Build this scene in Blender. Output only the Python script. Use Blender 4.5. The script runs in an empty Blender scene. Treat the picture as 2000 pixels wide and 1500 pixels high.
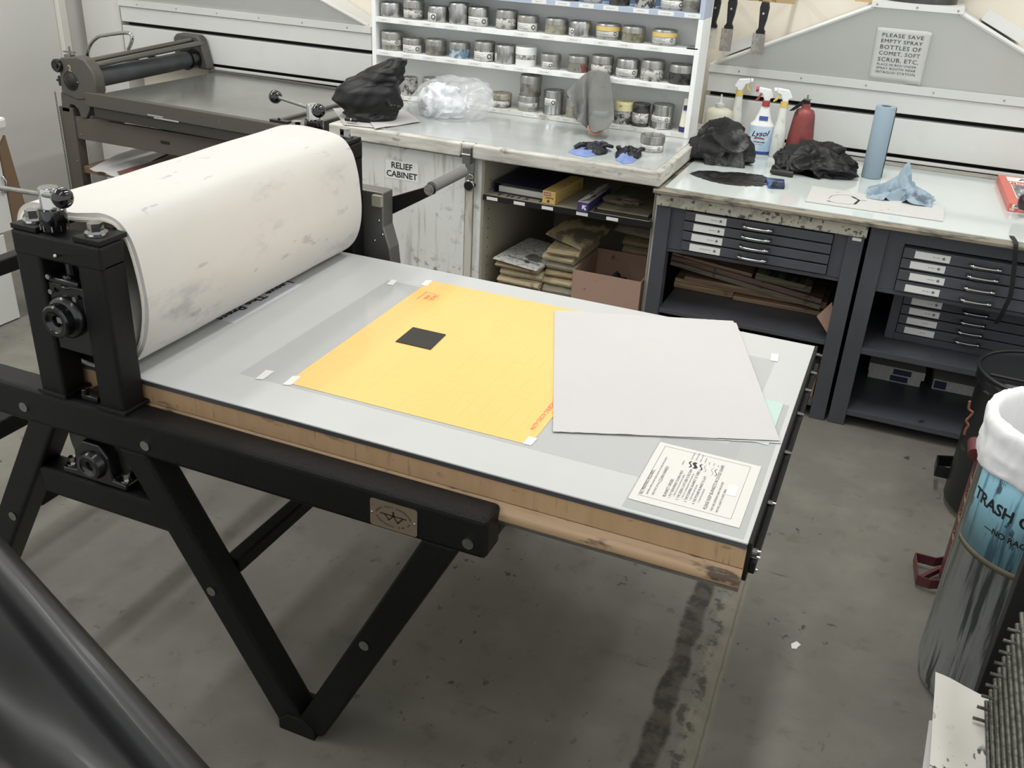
import bpy, bmesh, math, random
from mathutils import Vector, Matrix, noise
R = math.radians
random.seed(7)
SC = bpy.context.scene
COL = SC.collection
# ------------------------------------------------------------------ camera
CF = 1863.2
CE = (R(62.976), R(-2.849), R(22.880))
CC = Vector((0, 0, 1.9))
cam_d = bpy.data.cameras.new('camera')
cam = bpy.data.objects.new('camera', cam_d); COL.objects.link(cam)
cam.location = CC; cam.rotation_euler = CE
cam_d.sensor_fit = 'HORIZONTAL'; cam_d.sensor_width = 36.0
cam_d.lens = CF / 2000 * 36.0
cam_d.clip_start = 0.05; cam_d.clip_end = 60
SC.camera = cam
# ------------------------------------------------------------------ view / world / lamps
vs = SC.view_settings
vs.view_transform = 'Standard'; vs.look = 'None'; vs.gamma = 1; vs.use_curve_mapping = False
vs.exposure = -0.39
W = bpy.data.worlds.new('world'); SC.world = W; W.use_nodes = True
bg = W.node_tree.nodes['Background']
bg.inputs[0].default_value = (0.80, 0.82, 0.83, 1); bg.inputs[1].default_value = 1.9
def area(loc, sx, sy, power, col=(1.0, 1.0, 1.0)):
    d = bpy.data.lights.new('tube_light', 'AREA'); d.shape = 'RECTANGLE'; d.size = sx; d.size_y = sy
    d.energy = power; d.color = col
    o = bpy.data.objects.new('tube_light', d); COL.objects.link(o); o.location = loc
    return o
LAMPS = [(-3.55, 3.2, 72), (-2.05, 2.9, 16), (-0.4, 3.2, 78), (1.3, 3.2, 44), (-4.4, 0.8, 96), (-0.9, 0.0, 26)]
CEIL = 3.9
# ------------------------------------------------------------------ pixel helpers: photograph pixel -> point on a real plane
_M = __import__('mathutils').Euler(CE, 'XYZ').to_matrix()
def ray(x, y): return _M @ Vector(((x - 1000) / CF, -(y - 750) / CF, -1))
def _on(ax, v, x, y):
    d = ray(x, y); return CC + d * ((v - CC[ax]) / d[ax])
def PX(x, y, v): return _on(0, v, x, y)
def PY(x, y, v): return _on(1, v, x, y)
def PZ(x, y, v): return _on(2, v, x, y)
def pj(p):
    q = _M.transposed() @ (Vector(p) - CC); return (1000 + CF * q.x / -q.z, 750 - CF * q.y / -q.z)
# ------------------------------------------------------------------ materials
_mats = {}
def S(c, sat=0.80):
    l = .3 * c[0] + .59 * c[1] + .11 * c[2]; c = [l + (v - l) * (sat if max(c) - min(c) > 24 else 1) for v in c]
    return tuple((v / 255 / 12.92) if v / 255 <= 0.04045 else ((v / 255 + 0.055) / 1.055) ** 2.4 for v in c)
def M(name, col, rough=0.5, metal=0.0, layers=(), bump=0.0, bscale=60, bdetail=3, coat=0.0, spec=0.5, trans=0.0, alpha=1.0, ior=1.45, rvar=0.0, sheen=0.0, sat=0.80):
    if name in _mats: return _mats[name]
    m = bpy.data.materials.new(name); m.use_nodes = True; _mats[name] = m
    nt = m.node_tree; N = nt.nodes; L = nt.links
    b = N['Principled BSDF']
    b.inputs['Roughness'].default_value = rough; b.inputs['Metallic'].default_value = metal
    b.inputs['Specular IOR Level'].default_value = spec
    b.inputs['Coat Weight'].default_value = coat; b.inputs['Coat Roughness'].default_value = 0.1
    b.inputs['Transmission Weight'].default_value = trans; b.inputs['IOR'].default_value = ior
    b.inputs['Alpha'].default_value = alpha
    if sheen: b.inputs['Sheen Weight'].default_value = sheen
    col = S(col, sat) if max(col) > 1 else col
    tc = None
    def coords():
        nonlocal tc
        if tc is None:
            t = N.new('ShaderNodeTexCoord'); oi = N.new('ShaderNodeObjectInfo')
            mul = N.new('ShaderNodeMath'); mul.operation = 'MULTIPLY'; mul.inputs[1].default_value = 0.0
            L.new(oi.outputs['Random'], mul.inputs[0])
            va = N.new('ShaderNodeVectorMath'); va.operation = 'ADD'
            L.new(t.outputs['Object'], va.inputs[0]); L.new(mul.outputs[0], va.inputs[1]); tc = va.outputs[0]
        return tc
    def mapped(scale):
        mp = N.new('ShaderNodeMapping'); L.new(coords(), mp.inputs['Vector'])
        s = scale if isinstance(scale, (tuple, list)) else (scale,) * 3
        mp.inputs['Scale'].default_value = s; return mp.outputs[0]
    def tex(kind, scale, detail=4, rough_=0.6, dist=0.0):
        v = mapped(scale)
        if kind == 'noise':
            t = N.new('ShaderNodeTexNoise'); t.inputs['Scale'].default_value = 1; t.inputs['Detail'].default_value = detail
            t.inputs['Roughness'].default_value = rough_; t.inputs['Distortion'].default_value = dist
            L.new(v, t.inputs['Vector']); return t.outputs['Fac']
        if kind == 'vor':
            t = N.new('ShaderNodeTexVoronoi'); t.inputs['Scale'].default_value = 1; L.new(v, t.inputs['Vector'])
            return t.outputs['Distance']
        if kind in ('wavex', 'wavey', 'wavez'):
            t = N.new('ShaderNodeTexWave'); t.wave_type = 'BANDS'; t.bands_direction = kind[-1].upper()
            t.inputs['Scale'].default_value = 1; t.inputs['Distortion'].default_value = dist; t.inputs['Detail'].default_value = 2
            L.new(v, t.inputs['Vector']); return t.outputs['Fac']
    cur = None
    for ly in layers:
        f = tex(ly.get('k', 'noise'), ly['s'], ly.get('d', 4), ly.get('r', 0.6), ly.get('dist', 0))
        mr = N.new('ShaderNodeMapRange'); L.new(f, mr.inputs[0])
        mr.inputs[1].default_value = ly['lo']; mr.inputs[2].default_value = ly['hi']
        mr.inputs[3].default_value = 0; mr.inputs[4].default_value = ly.get('f', 1)
        fac = mr.outputs[0]
        if 'm' in ly:   # masked by a second, larger noise
            g = tex('noise', ly['m'][0], 2); m2 = N.new('ShaderNodeMapRange'); L.new(g, m2.inputs[0])
            m2.inputs[1].default_value = ly['m'][1]; m2.inputs[2].default_value = ly['m'][2]
            mm = N.new('ShaderNodeMath'); mm.operation = 'MULTIPLY'; L.new(fac, mm.inputs[0]); L.new(m2.outputs[0], mm.inputs[1]); fac = mm.outputs[0]
        if 'line' in ly:  # band along a straight line on the floor: point, direction, half width, waviness
            px_, py_, nx, ny, hw, wob = ly['line']
            dt = N.new('ShaderNodeVectorMath'); dt.operation = 'DOT_PRODUCT'; L.new(coords(), dt.inputs[0]); dt.inputs[1].default_value = (nx, ny, 0)
            sb = N.new('ShaderNodeMath'); sb.operation = 'SUBTRACT'; L.new(dt.outputs['Value'], sb.inputs[0]); sb.inputs[1].default_value = px_ * nx + py_ * ny
            wn = tex('noise', 9, 5); wm = N.new('ShaderNodeMath'); wm.operation = 'MULTIPLY_ADD'; L.new(wn, wm.inputs[0]); wm.inputs[1].default_value = wob; wm.inputs[2].default_value = -wob / 2
            ad = N.new('ShaderNodeMath'); ad.operation = 'ADD'; L.new(sb.outputs[0], ad.inputs[0]); L.new(wm.outputs[0], ad.inputs[1])
            ab = N.new('ShaderNodeMath'); ab.operation = 'ABSOLUTE'; L.new(ad.outputs[0], ab.inputs[0])
            lr = N.new('ShaderNodeMapRange'); L.new(ab.outputs[0], lr.inputs[0]); lr.inputs[1].default_value = hw * 1.25; lr.inputs[2].default_value = hw * 0.8
            mm = N.new('ShaderNodeMath'); mm.operation = 'MULTIPLY'; L.new(fac, mm.inputs[0]); L.new(lr.outputs[0], mm.inputs[1]); fac = mm.outputs[0]
        mx = N.new('ShaderNodeMix'); mx.data_type = 'RGBA'
        L.new(fac, mx.inputs[0])
        if cur is None: mx.inputs[6].default_value = (*col, 1)
        else: L.new(cur, mx.inputs[6])
        c2 = ly['c']; c2 = S(c2, sat) if max(c2) > 1 else c2
        mx.inputs[7].default_value = (*c2, 1)
        cur = mx.outputs[2]
    if cur is None: b.inputs['Base Color'].default_value = (*col, 1)
    else: L.new(cur, b.inputs['Base Color'])
    if rvar:
        f = tex('noise', 14, 3); mr = N.new('ShaderNodeMapRange'); L.new(f, mr.inputs[0])
        mr.inputs[3].default_value = max(0.02, rough - rvar); mr.inputs[4].default_value = min(1, rough + rvar); L.new(mr.outputs[0], b.inputs['Roughness'])
    if bump:
        f = tex('noise', bscale, bdetail); bp = N.new('ShaderNodeBump'); bp.inputs['Strength'].default_value = bump
        bp.inputs['Distance'].default_value = 0.004; L.new(f, bp.inputs['Height']); L.new(bp.outputs[0], b.inputs['Normal'])
    return m
# ------------------------------------------------------------------ mesh builder
class MB:
    def __init__(s): s.v = []; s.f = []; s.cuts = []
    def add(s, vs_, fs):
        o = len(s.v); s.cuts.append((len(s.v), len(s.f))); s.v += [Vector(p) for p in vs_]; s.f += [tuple(i + o for i in f) for f in fs]; return s
    def box(s, x0, x1, y0, y1, z0, z1, T=None):
        vs_ = [Vector((x, y, z)) for x in (x0, x1) for y in (y0, y1) for z in (z0, z1)]
        if T is not None: vs_ = [T @ p for p in vs_]
        return s.add(vs_, [(0, 1, 3, 2), (4, 6, 7, 5), (0, 4, 5, 1), (2, 3, 7, 6), (0, 2, 6, 4), (1, 5, 7, 3)])
    def prism(s, poly, ax, a, b, T=None):
        # poly 2d in the two other axes (x,z for 'y'; y,z for 'x'; x,y for 'z')
        def mk(p, t):
            if ax == 'y': return Vector((p[0], t, p[1]))
            if ax == 'x': return Vector((t, p[0], p[1]))
            return Vector((p[0], p[1], t))
        n = len(poly); vs_ = [mk(p, a) for p in poly] + [mk(p, b) for p in poly]
        if T is not None: vs_ = [T @ p for p in vs_]
        fs = [tuple(range(n))[::-1], tuple(range(n, 2 * n))] + [(i, (i + 1) % n, n + (i + 1) % n, n + i) for i in range(n)]
        return s.add(vs_, fs)
    def cyl(s, p0, p1, r, n=20, r2=None, caps=True):
        p0 = Vector(p0); p1 = Vector(p1); r2 = r if r2 is None else r2
        d = (p1 - p0).normalized(); a = d.orthogonal().normalized(); b = d.cross(a)
        vs_ = []
        for p, q in ((p0, r), (p1, r2)):
            for i in range(n):
                t = 2 * math.pi * i / n; vs_.append(p + (a * math.cos(t) + b * math.sin(t)) * q)
        fs = [(i, (i + 1) % n, n + (i + 1) % n, n + i) for i in range(n)]
        if caps: fs += [tuple(range(n))[::-1], tuple(range(n, 2 * n))]
        return s.add(vs_, fs)
    def lathe(s, prof, c=(0, 0, 0), n=28, T=None, fn=None, sx=1, sy=1, close=False):
        c = Vector(c); vs_ = []; k = len(prof)
        for i in range(n):
            t = 2 * math.pi * i / n
            for j, (r, z) in enumerate(prof):
                if fn: r, z = fn(r, z, t, j)
                p = Vector((r * math.cos(t) * sx, r * math.sin(t) * sy, z))
                vs_.append((T @ p if T is not None else p) + c)
        fs = []
        for i in range(n):
            i2 = (i + 1) % n
            for j in range(k - 1): fs.append((i * k + j, i2 * k + j, i2 * k + j + 1, i * k + j + 1))
        if not close:
            if prof[0][0] > 1e-6: fs.append(tuple(i * k for i in range(n))[::-1])
            if prof[-1][0] > 1e-6: fs.append(tuple(i * k + k - 1 for i in range(n)))
        return s.add(vs_, fs)
    def tube(s, pts, r, n=8, closed=False):
        pts = [Vector(p) for p in pts]; m = len(pts); vs_ = []; prev = None
        rr = r if isinstance(r, (list, tuple)) else [r] * m
        for i, p in enumerate(pts):
            if closed: d = (pts[(i + 1) % m] - pts[i - 1])
            else: d = (pts[min(i + 1, m - 1)] - pts[max(i - 1, 0)])
            d.normalize()
            a = d.orthogonal().normalized() if prev is None else (prev - d * prev.dot(d)).normalized()
            prev = a; b = d.cross(a)
            for k in range(n):
                t = 2 * math.pi * k / n; vs_.append(p + (a * math.cos(t) + b * math.sin(t)) * rr[i])
        fs = []
        for i in range(m if closed else m - 1):
            i2 = (i + 1) % m
            for k in range(n): fs.append((i * n + k, i * n + (k + 1) % n, i2 * n + (k + 1) % n, i2 * n + k))
        if not closed: fs += [tuple(range(n))[::-1], tuple(range((m - 1) * n, m * n))]
        return s.add(vs_, fs)
    def grid(s, fn, nu, nv, cu=False, cv=False):
        vs_ = [Vector(fn(i / (nu if cu else nu - 1), j / (nv if cv else nv - 1))) for i in range(nu) for j in range(nv)]
        fs = []
        for i in range(nu if cu else nu - 1):
            for j in range(nv if cv else nv - 1):
                i2 = (i + 1) % nu; j2 = (j + 1) % nv
                fs.append((i * nv + j, i2 * nv + j, i2 * nv + j2, i * nv + j2))
        return s.add(vs_, fs)
    def sheet(s, fn, nu, nv, th=0.001):
        # closed thin sheet: top surface fn, bottom offset down
        o = MB(); o.grid(fn, nu, nv); n0 = len(o.v)
        top = o.v; bot = [p - Vector((0, 0, th)) for p in top]
        fs = list(o.f) + [tuple(i + n0 for i in f)[::-1] for f in o.f]
        bd = [i * nv for i in range(nu)] + [(nu - 1) * nv + j for j in range(1, nv)] + [i * nv + nv - 1 for i in range(nu - 2, -1, -1)] + [j for j in range(nv - 2, 0, -1)]
        for a, b in zip(bd, bd[1:] + bd[:1]): fs.append((a, a + n0, b + n0, b))
        return s.add(top + bot, fs)
    def ball(s, c, r, n=20, sx=1, sy=1, sz=1):
        k = n // 2
        prof = [(r * math.sin(math.pi * j / k), -r * math.cos(math.pi * j / k)) for j in range(k + 1)]
        return s.lathe([(p[0], p[1] * sz) for p in prof], c, n, sx=sx, sy=sy)
    def text(s, string, size, T, align='CENTER', off=0.0, sp=1.0, fn=None, res=2):
        cu = bpy.data.curves.new('t', 'FONT'); cu.body = string; cu.size = size; cu.align_x = align; cu.offset = off
        cu.space_character = sp; cu.resolution_u = res; cu.align_y = 'CENTER'
        ob = bpy.data.objects.new('t', cu); COL.objects.link(ob)
        dg = bpy.context.evaluated_depsgraph_get(); me = bpy.data.meshes.new_from_object(ob.evaluated_get(dg))
        vs_ = [(T @ (fn(v.co) if fn else v.co)) for v in me.vertices]; fs = [tuple(p.vertices) for p in me.polygons]
        bpy.data.objects.remove(ob); bpy.data.curves.remove(cu); bpy.data.meshes.remove(me)
        return s.add(vs_, fs)
    def build(s, name, mat, parent=None, origin=None, bevel=0.0, smooth=None, seg=2, sub=0, solid=0):
        if name in SPLIT and parent is not None and len(s.cuts) > 1:
            first = None; cv = [c[0] for c in s.cuts] + [len(s.v)]; cf = [c[1] for c in s.cuts] + [len(s.f)]
            for i in range(len(s.cuts)):
                q = MB(); q.cuts = [(0, 0)]; q.v = s.v[cv[i]:cv[i + 1]]; q.f = [tuple(k - cv[i] for k in f) for f in s.f[cf[i]:cf[i + 1]]]
                o = q.build(name, mat, parent, origin, bevel, smooth, seg, sub, solid); first = first or o
            return first
        off = WL.get(parent.name, Vector((0, 0, 0))) if parent is not None else Vector((0, 0, 0))
        org = Vector(origin) if origin is not None else (off.copy() if parent is not None else Vector((0, 0, 0)))
        me = bpy.data.meshes.new(name); me.from_pydata([tuple(p - org) for p in s.v], [], s.f); me.validate()
        bm = bmesh.new(); bm.from_mesh(me); bmesh.ops.recalc_face_normals(bm, faces=bm.faces); bm.to_mesh(me); bm.free()
        o = bpy.data.objects.new(name, me); COL.objects.link(o); me.materials.append(mat)
        o.location = org - off
        if parent is not None: o.parent = parent
        WL[o.name] = org
        if smooth is not None:
            for p in me.polygons: p.use_smooth = True
            me.set_sharp_from_angle(angle=R(smooth))
        if solid:
            md = o.modifiers.new('thickness', 'SOLIDIFY'); md.thickness = solid; md.offset = 0
        if bevel:
            md = o.modifiers.new('bevel', 'BEVEL'); md.width = bevel; md.segments = seg; md.limit_method = 'ANGLE'; md.angle_limit = R(40)
        if sub:
            md = o.modifiers.new('subdivision', 'SUBSURF'); md.levels = sub; md.render_levels = sub
        return o
WL = {}
SPLIT = {'post', 'post_flange', 'bed_rail', 'side_lining', 'rivet_cap', 'small_bolt', 'screw', 'casting_screw', 'rail_screw', 'shelf_label', 'shelf_pin_hole', 'tie_rod', 'plate_rivet', 'cord_toggle', 'housing_screw', 'index_mark', 'rail_strip', 'side_panel', 'rail_bracket', 'apron_screw', 'drawcord', 'white_paint_scrape', 'edge_trim', 'drawer_housing'}
def thing(name, label, cat, loc, group=None):
    o = bpy.data.objects.new(name, None); COL.objects.link(o); o.location = loc; o.empty_display_size = 0.05
    WL[o.name] = Vector(loc); return tag(o, label, cat, group)
def tag(o, label, cat, group=None, kind=None):
    o['label'] = label; o['category'] = cat
    if group: o['group'] = group
    if kind: o['kind'] = kind
    return o
def struct(o, label=None):
    o['kind'] = 'structure'
    if label: o['label'] = label
    return o
def bx(*a): return MB().box(*a)
def TR(loc, rz=0, rx=0, ry=0): return Matrix.Translation(Vector(loc)) @ Matrix.Rotation(rz, 4, 'Z') @ Matrix.Rotation(ry, 4, 'Y') @ Matrix.Rotation(rx, 4, 'X')
FACE = Matrix(((1, 0, 0, 0), (0, 0, -1, 0), (0, 1, 0, 0), (0, 0, 0, 1)))   # text facing -y, upright
def face_at(x, y, z, rot=0): return Matrix.Translation((x, y, z)) @ FACE @ Matrix.Rotation(rot, 4, 'Z')
def hexbolt(mb, c, r, h, d=(0, 0, 1)):
    c = Vector(c); d = Vector(d); mb.cyl(c, c + d * h * 0.25, r * 1.45, 20); mb.cyl(c + d * h * 0.25, c + d * h, r, 6)
def dup_tree(o, dloc, label=None, group=None, parent=None):
    c = o.copy(); COL.objects.link(c)
    if parent is None: c.location = o.location + Vector(dloc)
    else: c.parent = parent
    if label: c['label'] = label
    if group: c['group'] = group
    for ch in o.children: dup_tree(ch, None, parent=c)
    return c
# ------------------------------------------------------------------ palette
WHITE = M('white_enamel', (210, 211, 207), 0.38, layers=[dict(s=(3, 3, 3), lo=.5, hi=.8, c=(196, 197, 190), f=.5), dict(s=(6, 6, 40), lo=.70, hi=.76, c=(150, 148, 140), f=.35)])
HOODGREY = M('hood_grey_enamel', (204, 205, 201), 0.42, layers=[dict(s=2, lo=.45, hi=.8, c=(196, 197, 192), f=.6)])
BLACKGAP = M('black_gap', (12, 12, 12), 0.8)
TAN = M('tan_wall_paint', (226, 219, 203), 0.75, layers=[dict(s=2, lo=.4, hi=.8, c=(218, 211, 195), f=.5), dict(s=60, lo=.74, hi=.76, c=(70, 60, 50), f=.7)])
GREYWALL = M('pale_grey_wall_paint', (201, 200, 194), 0.6, layers=[dict(s=(1, 1.5, 5), lo=.5, hi=.85, c=(190, 189, 183), f=.6)])
PRESSBLK = M('black_hammertone_paint', (3.5, 3.5, 3.5), 0.30, bump=.55, bscale=800, bdetail=1, spec=0.30, layers=[dict(s=25, lo=.76, hi=.78, c=(120, 120, 118), f=.7)])
BLKSTEEL = M('black_oiled_steel', (14, 14, 15), 0.25, metal=0.0, coat=0.3)
CHROME = M('polished_chrome', (176, 176, 175), 0.10, metal=1.0)
STEEL = M('brushed_steel', (160, 160, 158), 0.32, metal=1.0, layers=[dict(s=(40, 40, 200), lo=.4, hi=.8, c=(110, 110, 108), f=.6)])
DKSTEEL = M('dark_grey_steel', (88, 88, 86), 0.4, metal=0.8, layers=[dict(s=5, lo=.4, hi=.8, c=(60, 60, 58), f=.7)])
BED = M('light_grey_press_bed', (186, 187, 185), 0.30, layers=[dict(s=(2.5, 2.5, 2.5), lo=.45, hi=.8, c=(176, 177, 175), f=.5), dict(s=160, lo=.78, hi=.8, c=(120, 120, 118), f=.6)])
BEDEDGE = M('dark_edge_steel', (96, 96, 98), 0.35, metal=0.6)
WOODCORE = M('tan_laminate_core', (180, 142, 98), 0.55, layers=[dict(s=(30, 30, 4), lo=.45, hi=.75, c=(166, 128, 86), f=.7), dict(s=(60, 60, 6), lo=.58, hi=.66, c=(116, 88, 58), f=.6), dict(s=(12, 12, 40), lo=.62, hi=.66, c=(104, 80, 56), f=.5), dict(s=(9, 9, 22), lo=.72, hi=.76, c=(70, 54, 40), f=.8), dict(s=(14, 4, 14), lo=.71, hi=.73, c=(178, 70, 56), f=.9)])
WOODRAIL = M('worn_wood_rail', (172, 138, 98), 0.4, layers=[dict(s=(3, 60, 60), lo=.45, hi=.7, c=(120, 88, 58), f=.8), dict(s=(8, 25, 25), lo=.60, hi=.68, c=(58, 42, 28), f=.9)])
PLASTBLK = M('glossy_black_plastic', (10, 10, 11), 0.10, coat=0.6)
# ------------------------------------------------------------------ setting
Lj = (PZ(1378, 1140, 0), PZ(1257, 1500, 0)); Rj = (PZ(1441, 1140, 0), PZ(1338, 1500, 0))
def lin(a, hw, wob):
    d = (a[1] - a[0]).normalized(); return (a[0].x, a[0].y, -d.y, d.x, hw, wob)
FLOOR = M('stained_concrete', (107, 105, 96), 0.62, bump=0.08, bscale=60, rvar=0.12, layers=[
    dict(s=0.9, lo=.35, hi=.7, c=(107, 105, 95), f=.8), dict(s=5, lo=.45, hi=.75, c=(131, 129, 119), f=.5, d=6),
    dict(s=11, lo=.58, hi=.68, c=(90, 87, 77), f=.55, d=6), dict(s=(24, 18, 20), lo=.63, hi=.67, c=(52, 50, 43), f=.85, m=(1.6, .48, .6)), dict(s=(5, 30, 5), lo=.66, hi=.69, c=(60, 58, 52), f=.6, m=(2.4, .5, .6)),
    dict(s=90, lo=.73, hi=.76, c=(42, 40, 36), f=.8), dict(s=(20, 60, 20), lo=.77, hi=.79, c=(190, 188, 180), f=.7),
    dict(s=1, lo=0, hi=.01, c=(72, 70, 60), f=.95, line=lin(Lj, .026, .035)),
    dict(s=22, lo=.42, hi=.58, c=(44, 42, 37), f=.9, line=lin(Lj, .030, .05)),
    dict(s=9, lo=.3, hi=.6, c=(150, 140, 118), f=.5, line=lin(Rj, .030, .02)),
    dict(s=24, lo=.50, hi=.60, c=(62, 60, 52), f=.85, line=lin((Rj[0] + Vector((-.035, 0, 0)), Rj[1] + Vector((-.03, 0, 0))), .022, .07)),
    dict(s=1, lo=0, hi=.01, c=(96, 84, 66), f=.6, line=lin((Rj[0] + Vector((.02, 0, 0)), Rj[1] + Vector((.02, 0, 0))), .003, .01))])
struct(bx(-6.5, 4.5, -1.6, 5.1, -.05, 0).build('floor', FLOOR))
struct(bx(-4.97, 3.2, 4.96, 5.06, 0, CEIL).build('wall_back', TAN))
struct(bx(-5.10, -5.0, -1.0, 5.06, 0, CEIL).build('wall_left', GREYWALL))
CEILM = M('ceiling_tile_white', (205, 205, 200), 0.8)
struct(bx(-6.5, 4.5, -1.6, 5.1, CEIL, CEIL + .05).build('ceiling', CEILM))
# boxed column in the left corner and the trim strip beside it
cx0, cx1 = PY(154, 0, 4.82).x, PY(237, 41, 4.82).x
colm = MB(); colm.prism([(cx0, 4.96), (cx0, 4.84), (cx1 - .10, 4.80), (cx1 - .045, 4.805), (cx1 - .012, 4.83), (cx1 - .006, 4.96)], 'z', 0, CEIL)
struct(colm.build('trim_1', GREYWALL, smooth=25))
struct(bx(-4.998, -4.965, 4.70, 4.76, 0, CEIL).build('trim_2', M('cream_trim', (206, 204, 194), 0.5), bevel=.004))
# ceiling luminaires
fix_src = None
for i, (lx, ly, pw) in enumerate(LAMPS):
    t = thing('ceiling_light', 'long white ceiling tube light fixture overhead', 'ceiling light', (lx, ly, CEIL), 'tube lights on the ceiling')
    bx(lx - .16, lx + .16, ly - 1.25, ly + 1.25, CEIL - .07, CEIL - .001).build('housing', WHITE, t, bevel=.01)
    a = area((lx, ly, CEIL - .075), .26, 2.4, pw)
    a.parent = t; a.location = (0, 0, -.075)
# ------------------------------------------------------------------ exhaust hoods (slanted face leaning into the room)
def hood(x0, xs0, xs1, x1, label, duct):
    t = thing('exhaust_hood', label, 'exhaust hood', ((x0 + x1) / 2, 4.88, .875))
    Y0 = 4.81
    bx(x0, x1, Y0, 4.955, .925, 1.085).build('lower_panel', WHITE, t, bevel=.003)
    bx(x0, x1, Y0, 4.955, 1.108, 1.195).build('upper_panel', WHITE, t, bevel=.003)
    bx(x0 + .01, x1 - .01, Y0 + .05, 4.95, .876, 1.2).build('slot_backing', BLACKGAP, t)
    bx(x0 + .005, x1 - .005, Y0 - .004, Y0 + .02, .893, .907).build('sill_strip', WHITE, t, bevel=.002)
    # flange
    bx(x0 - .004, x1 + .004, Y0 - .012, 4.955, 1.197, 1.236).build('flange', WHITE, t, bevel=.003)
    k = .6; zt = 1.565; yt = Y0 - k * (zt - 1.235)
    # slanted trapezoid body down to the wall
    b = MB()
    F = [(x0 + .02, Y0, 1.236), (x1 - .02, Y0, 1.236), (xs1, yt, zt), (xs0, yt, zt)]
    Bk = [(x0 + .02, 4.955, 1.236), (x1 - .02, 4.955, 1.236), (xs1, 4.955, zt), (xs0, 4.955, zt)]
    b.add(F + Bk, [(0, 1, 2, 3), (4, 7, 6, 5), (0, 4, 5, 1), (1, 5, 6, 2), (2, 6, 7, 3), (3, 7, 4, 0)])
    b.build('slanted_face', HOODGREY, t)
    # rolled edge trims
    e = MB()
    e.tube([F[0], F[3]], .010, 8); e.tube([F[1], F[2]], .010, 8)
    e.box(xs0 - .012, xs1 + .012, yt - .012, 4.955, zt - .002, zt + .022)
    e.build('edge_trim', WHITE, t, smooth=40)
    sc = MB()
    for fx in (.03, .5, .97): sc.ball((xs0 + (xs1 - xs0) * fx, yt - .013, zt + .01), .004, 8)
    for q in range(6):
        f = (q + .5) / 6; sc.ball((x0 + (x1 - x0) * f, Y0 - .013, 1.216), .004, 8)
    sc.build('screw', STEEL, t, smooth=40)
    # wall brackets lying against the wall along the slopes
    for sgn, (pa, pb) in ((1, (Vector((xs1, 0, zt)), Vector((x1, 0, 1.236)))), (-1, (Vector((xs0, 0, zt)), Vector((x0, 0, 1.236))))):
        d = (pb - pa).normalized(); nrm = Vector((-d.z, 0, d.x)); nrm = nrm if nrm.z > 0 else -nrm
        a = pa + d * (.10 if sgn > 0 else .53) + nrm * .008; c = a + d * .19
        w = nrm * .048
        p = [a, c, c + w, a + w]; m_ = MB()
        m_.add([(q.x, 4.86, q.z) for q in p] + [(q.x, 4.866, q.z) for q in p], [(0, 1, 2, 3), (7, 6, 5, 4), (0, 4, 5, 1), (1, 5, 6, 2), (2, 6, 7, 3), (3, 7, 4, 0)])
        p = [a, c]; m_.add([(p[0].x, 4.86, p[0].z), (p[1].x, 4.86, p[1].z), (p[1].x, 4.958, p[1].z), (p[0].x, 4.958, p[0].z)], [(0, 1, 2, 3)])
        m_.build('wall_bracket', WHITE, t, solid=.002)
    if duct:
        d_ = MB(); cxm = (xs0 + xs1) / 2; d_.cyl((cxm, yt + .17, zt + .02), (cxm, yt + .17, zt + 1.2), .152, 48)
        d_.build('duct', M('dull_galvanised_duct', (95, 95, 92), 0.38, metal=.9, layers=[dict(s=(6, 6, 3), lo=.4, hi=.7, c=(50, 50, 48), f=.8)]), t, smooth=40)
    return t
hood(-.955, -.252, .089, .79, 'white exhaust hood with slanted grey face above the right-hand glass worktop', True)
hood(-4.585, -3.88, -3.54, -2.83, 'white exhaust hood behind the old grey hand-cranked press in the left corner', True)
# sign on slanted face
def on_face(px, py, lift=.0016):
    d = ray(px, py); k = .6  # plane y = 4.81 - k (z-1.235)
    n = Vector((0, 1, k)).normalized(); p0 = Vector((0, 4.81, 1.235)); s_ = (p0 - CC).dot(n) / d.dot(n)
    return CC + d * s_ - n * lift
c_tl, c_tr, c_bl = on_face(1712, 50), on_face(1819, 57), on_face(1697, 152)
PAPER = M('white_paper', (226, 226, 222), 0.6)
INK = M('black_print', (34, 34, 34), 0.6)
sg = thing('paper_sign', 'white paper notice with large black capitals taped on the slanted grey hood', 'sign', on_face(1758, 105))
ux = (c_tr - c_tl); W_ = ux.length; ux.normalize(); ax_ = Vector((1, 0, 0)); up = Vector((0, -.6, 1)).normalized(); nn = Vector((0, -1, -.6)).normalized()
cen = (on_face(1712, 50) + on_face(1800, 165)) / 2
def signT(u, v, lift=0): # u,v in metres from sign centre
    return Matrix.Translation(cen + ax_ * u + up * v + nn * lift) @ Matrix((ax_, up, nn)).transposed().to_4x4()
b = MB()
def sf(u, v):
    x = (u - .5) * .222; y = (v - .5) * .272; cur = .008 * max(0, u - .93) / .07 + (.006 * max(0, .06 - v) / .06 if u > .7 else 0)
    return cen + ax_ * x + up * y + nn * (.0008 + cur)
b.grid(sf, 14, 14); b.build('paper', PAPER, sg, solid=.0006, smooth=60)
b = MB()
for i, (s_, sz) in enumerate((('PLEASE SAVE', .0265), ('EMPTY SPRAY', .0265), ('BOTTLES OF', .0305), ('COMET, SOFT', .0280), ('SCRUB, ETC.', .0305), ('PLACE IN BOX UNDER', .0165), ('SPRAY BOOTH NEAR', .0172), ('INTAGLIO STATION', .0182))):
    v = (.100, .070, .039, .007, -.026, -.052, -.072, -.093)[i]
    tb = MB(); tb.text(s_, sz, Matrix(), align='LEFT', off=0, sp=1.12)
    w = max(p.x for p in tb.v); tgt = .172 if i < 5 else .168
    b.add([signT(-.088, v, .0022) @ Vector((p.x * tgt / w, p.y, 0)) for p in tb.v], tb.f)
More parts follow.
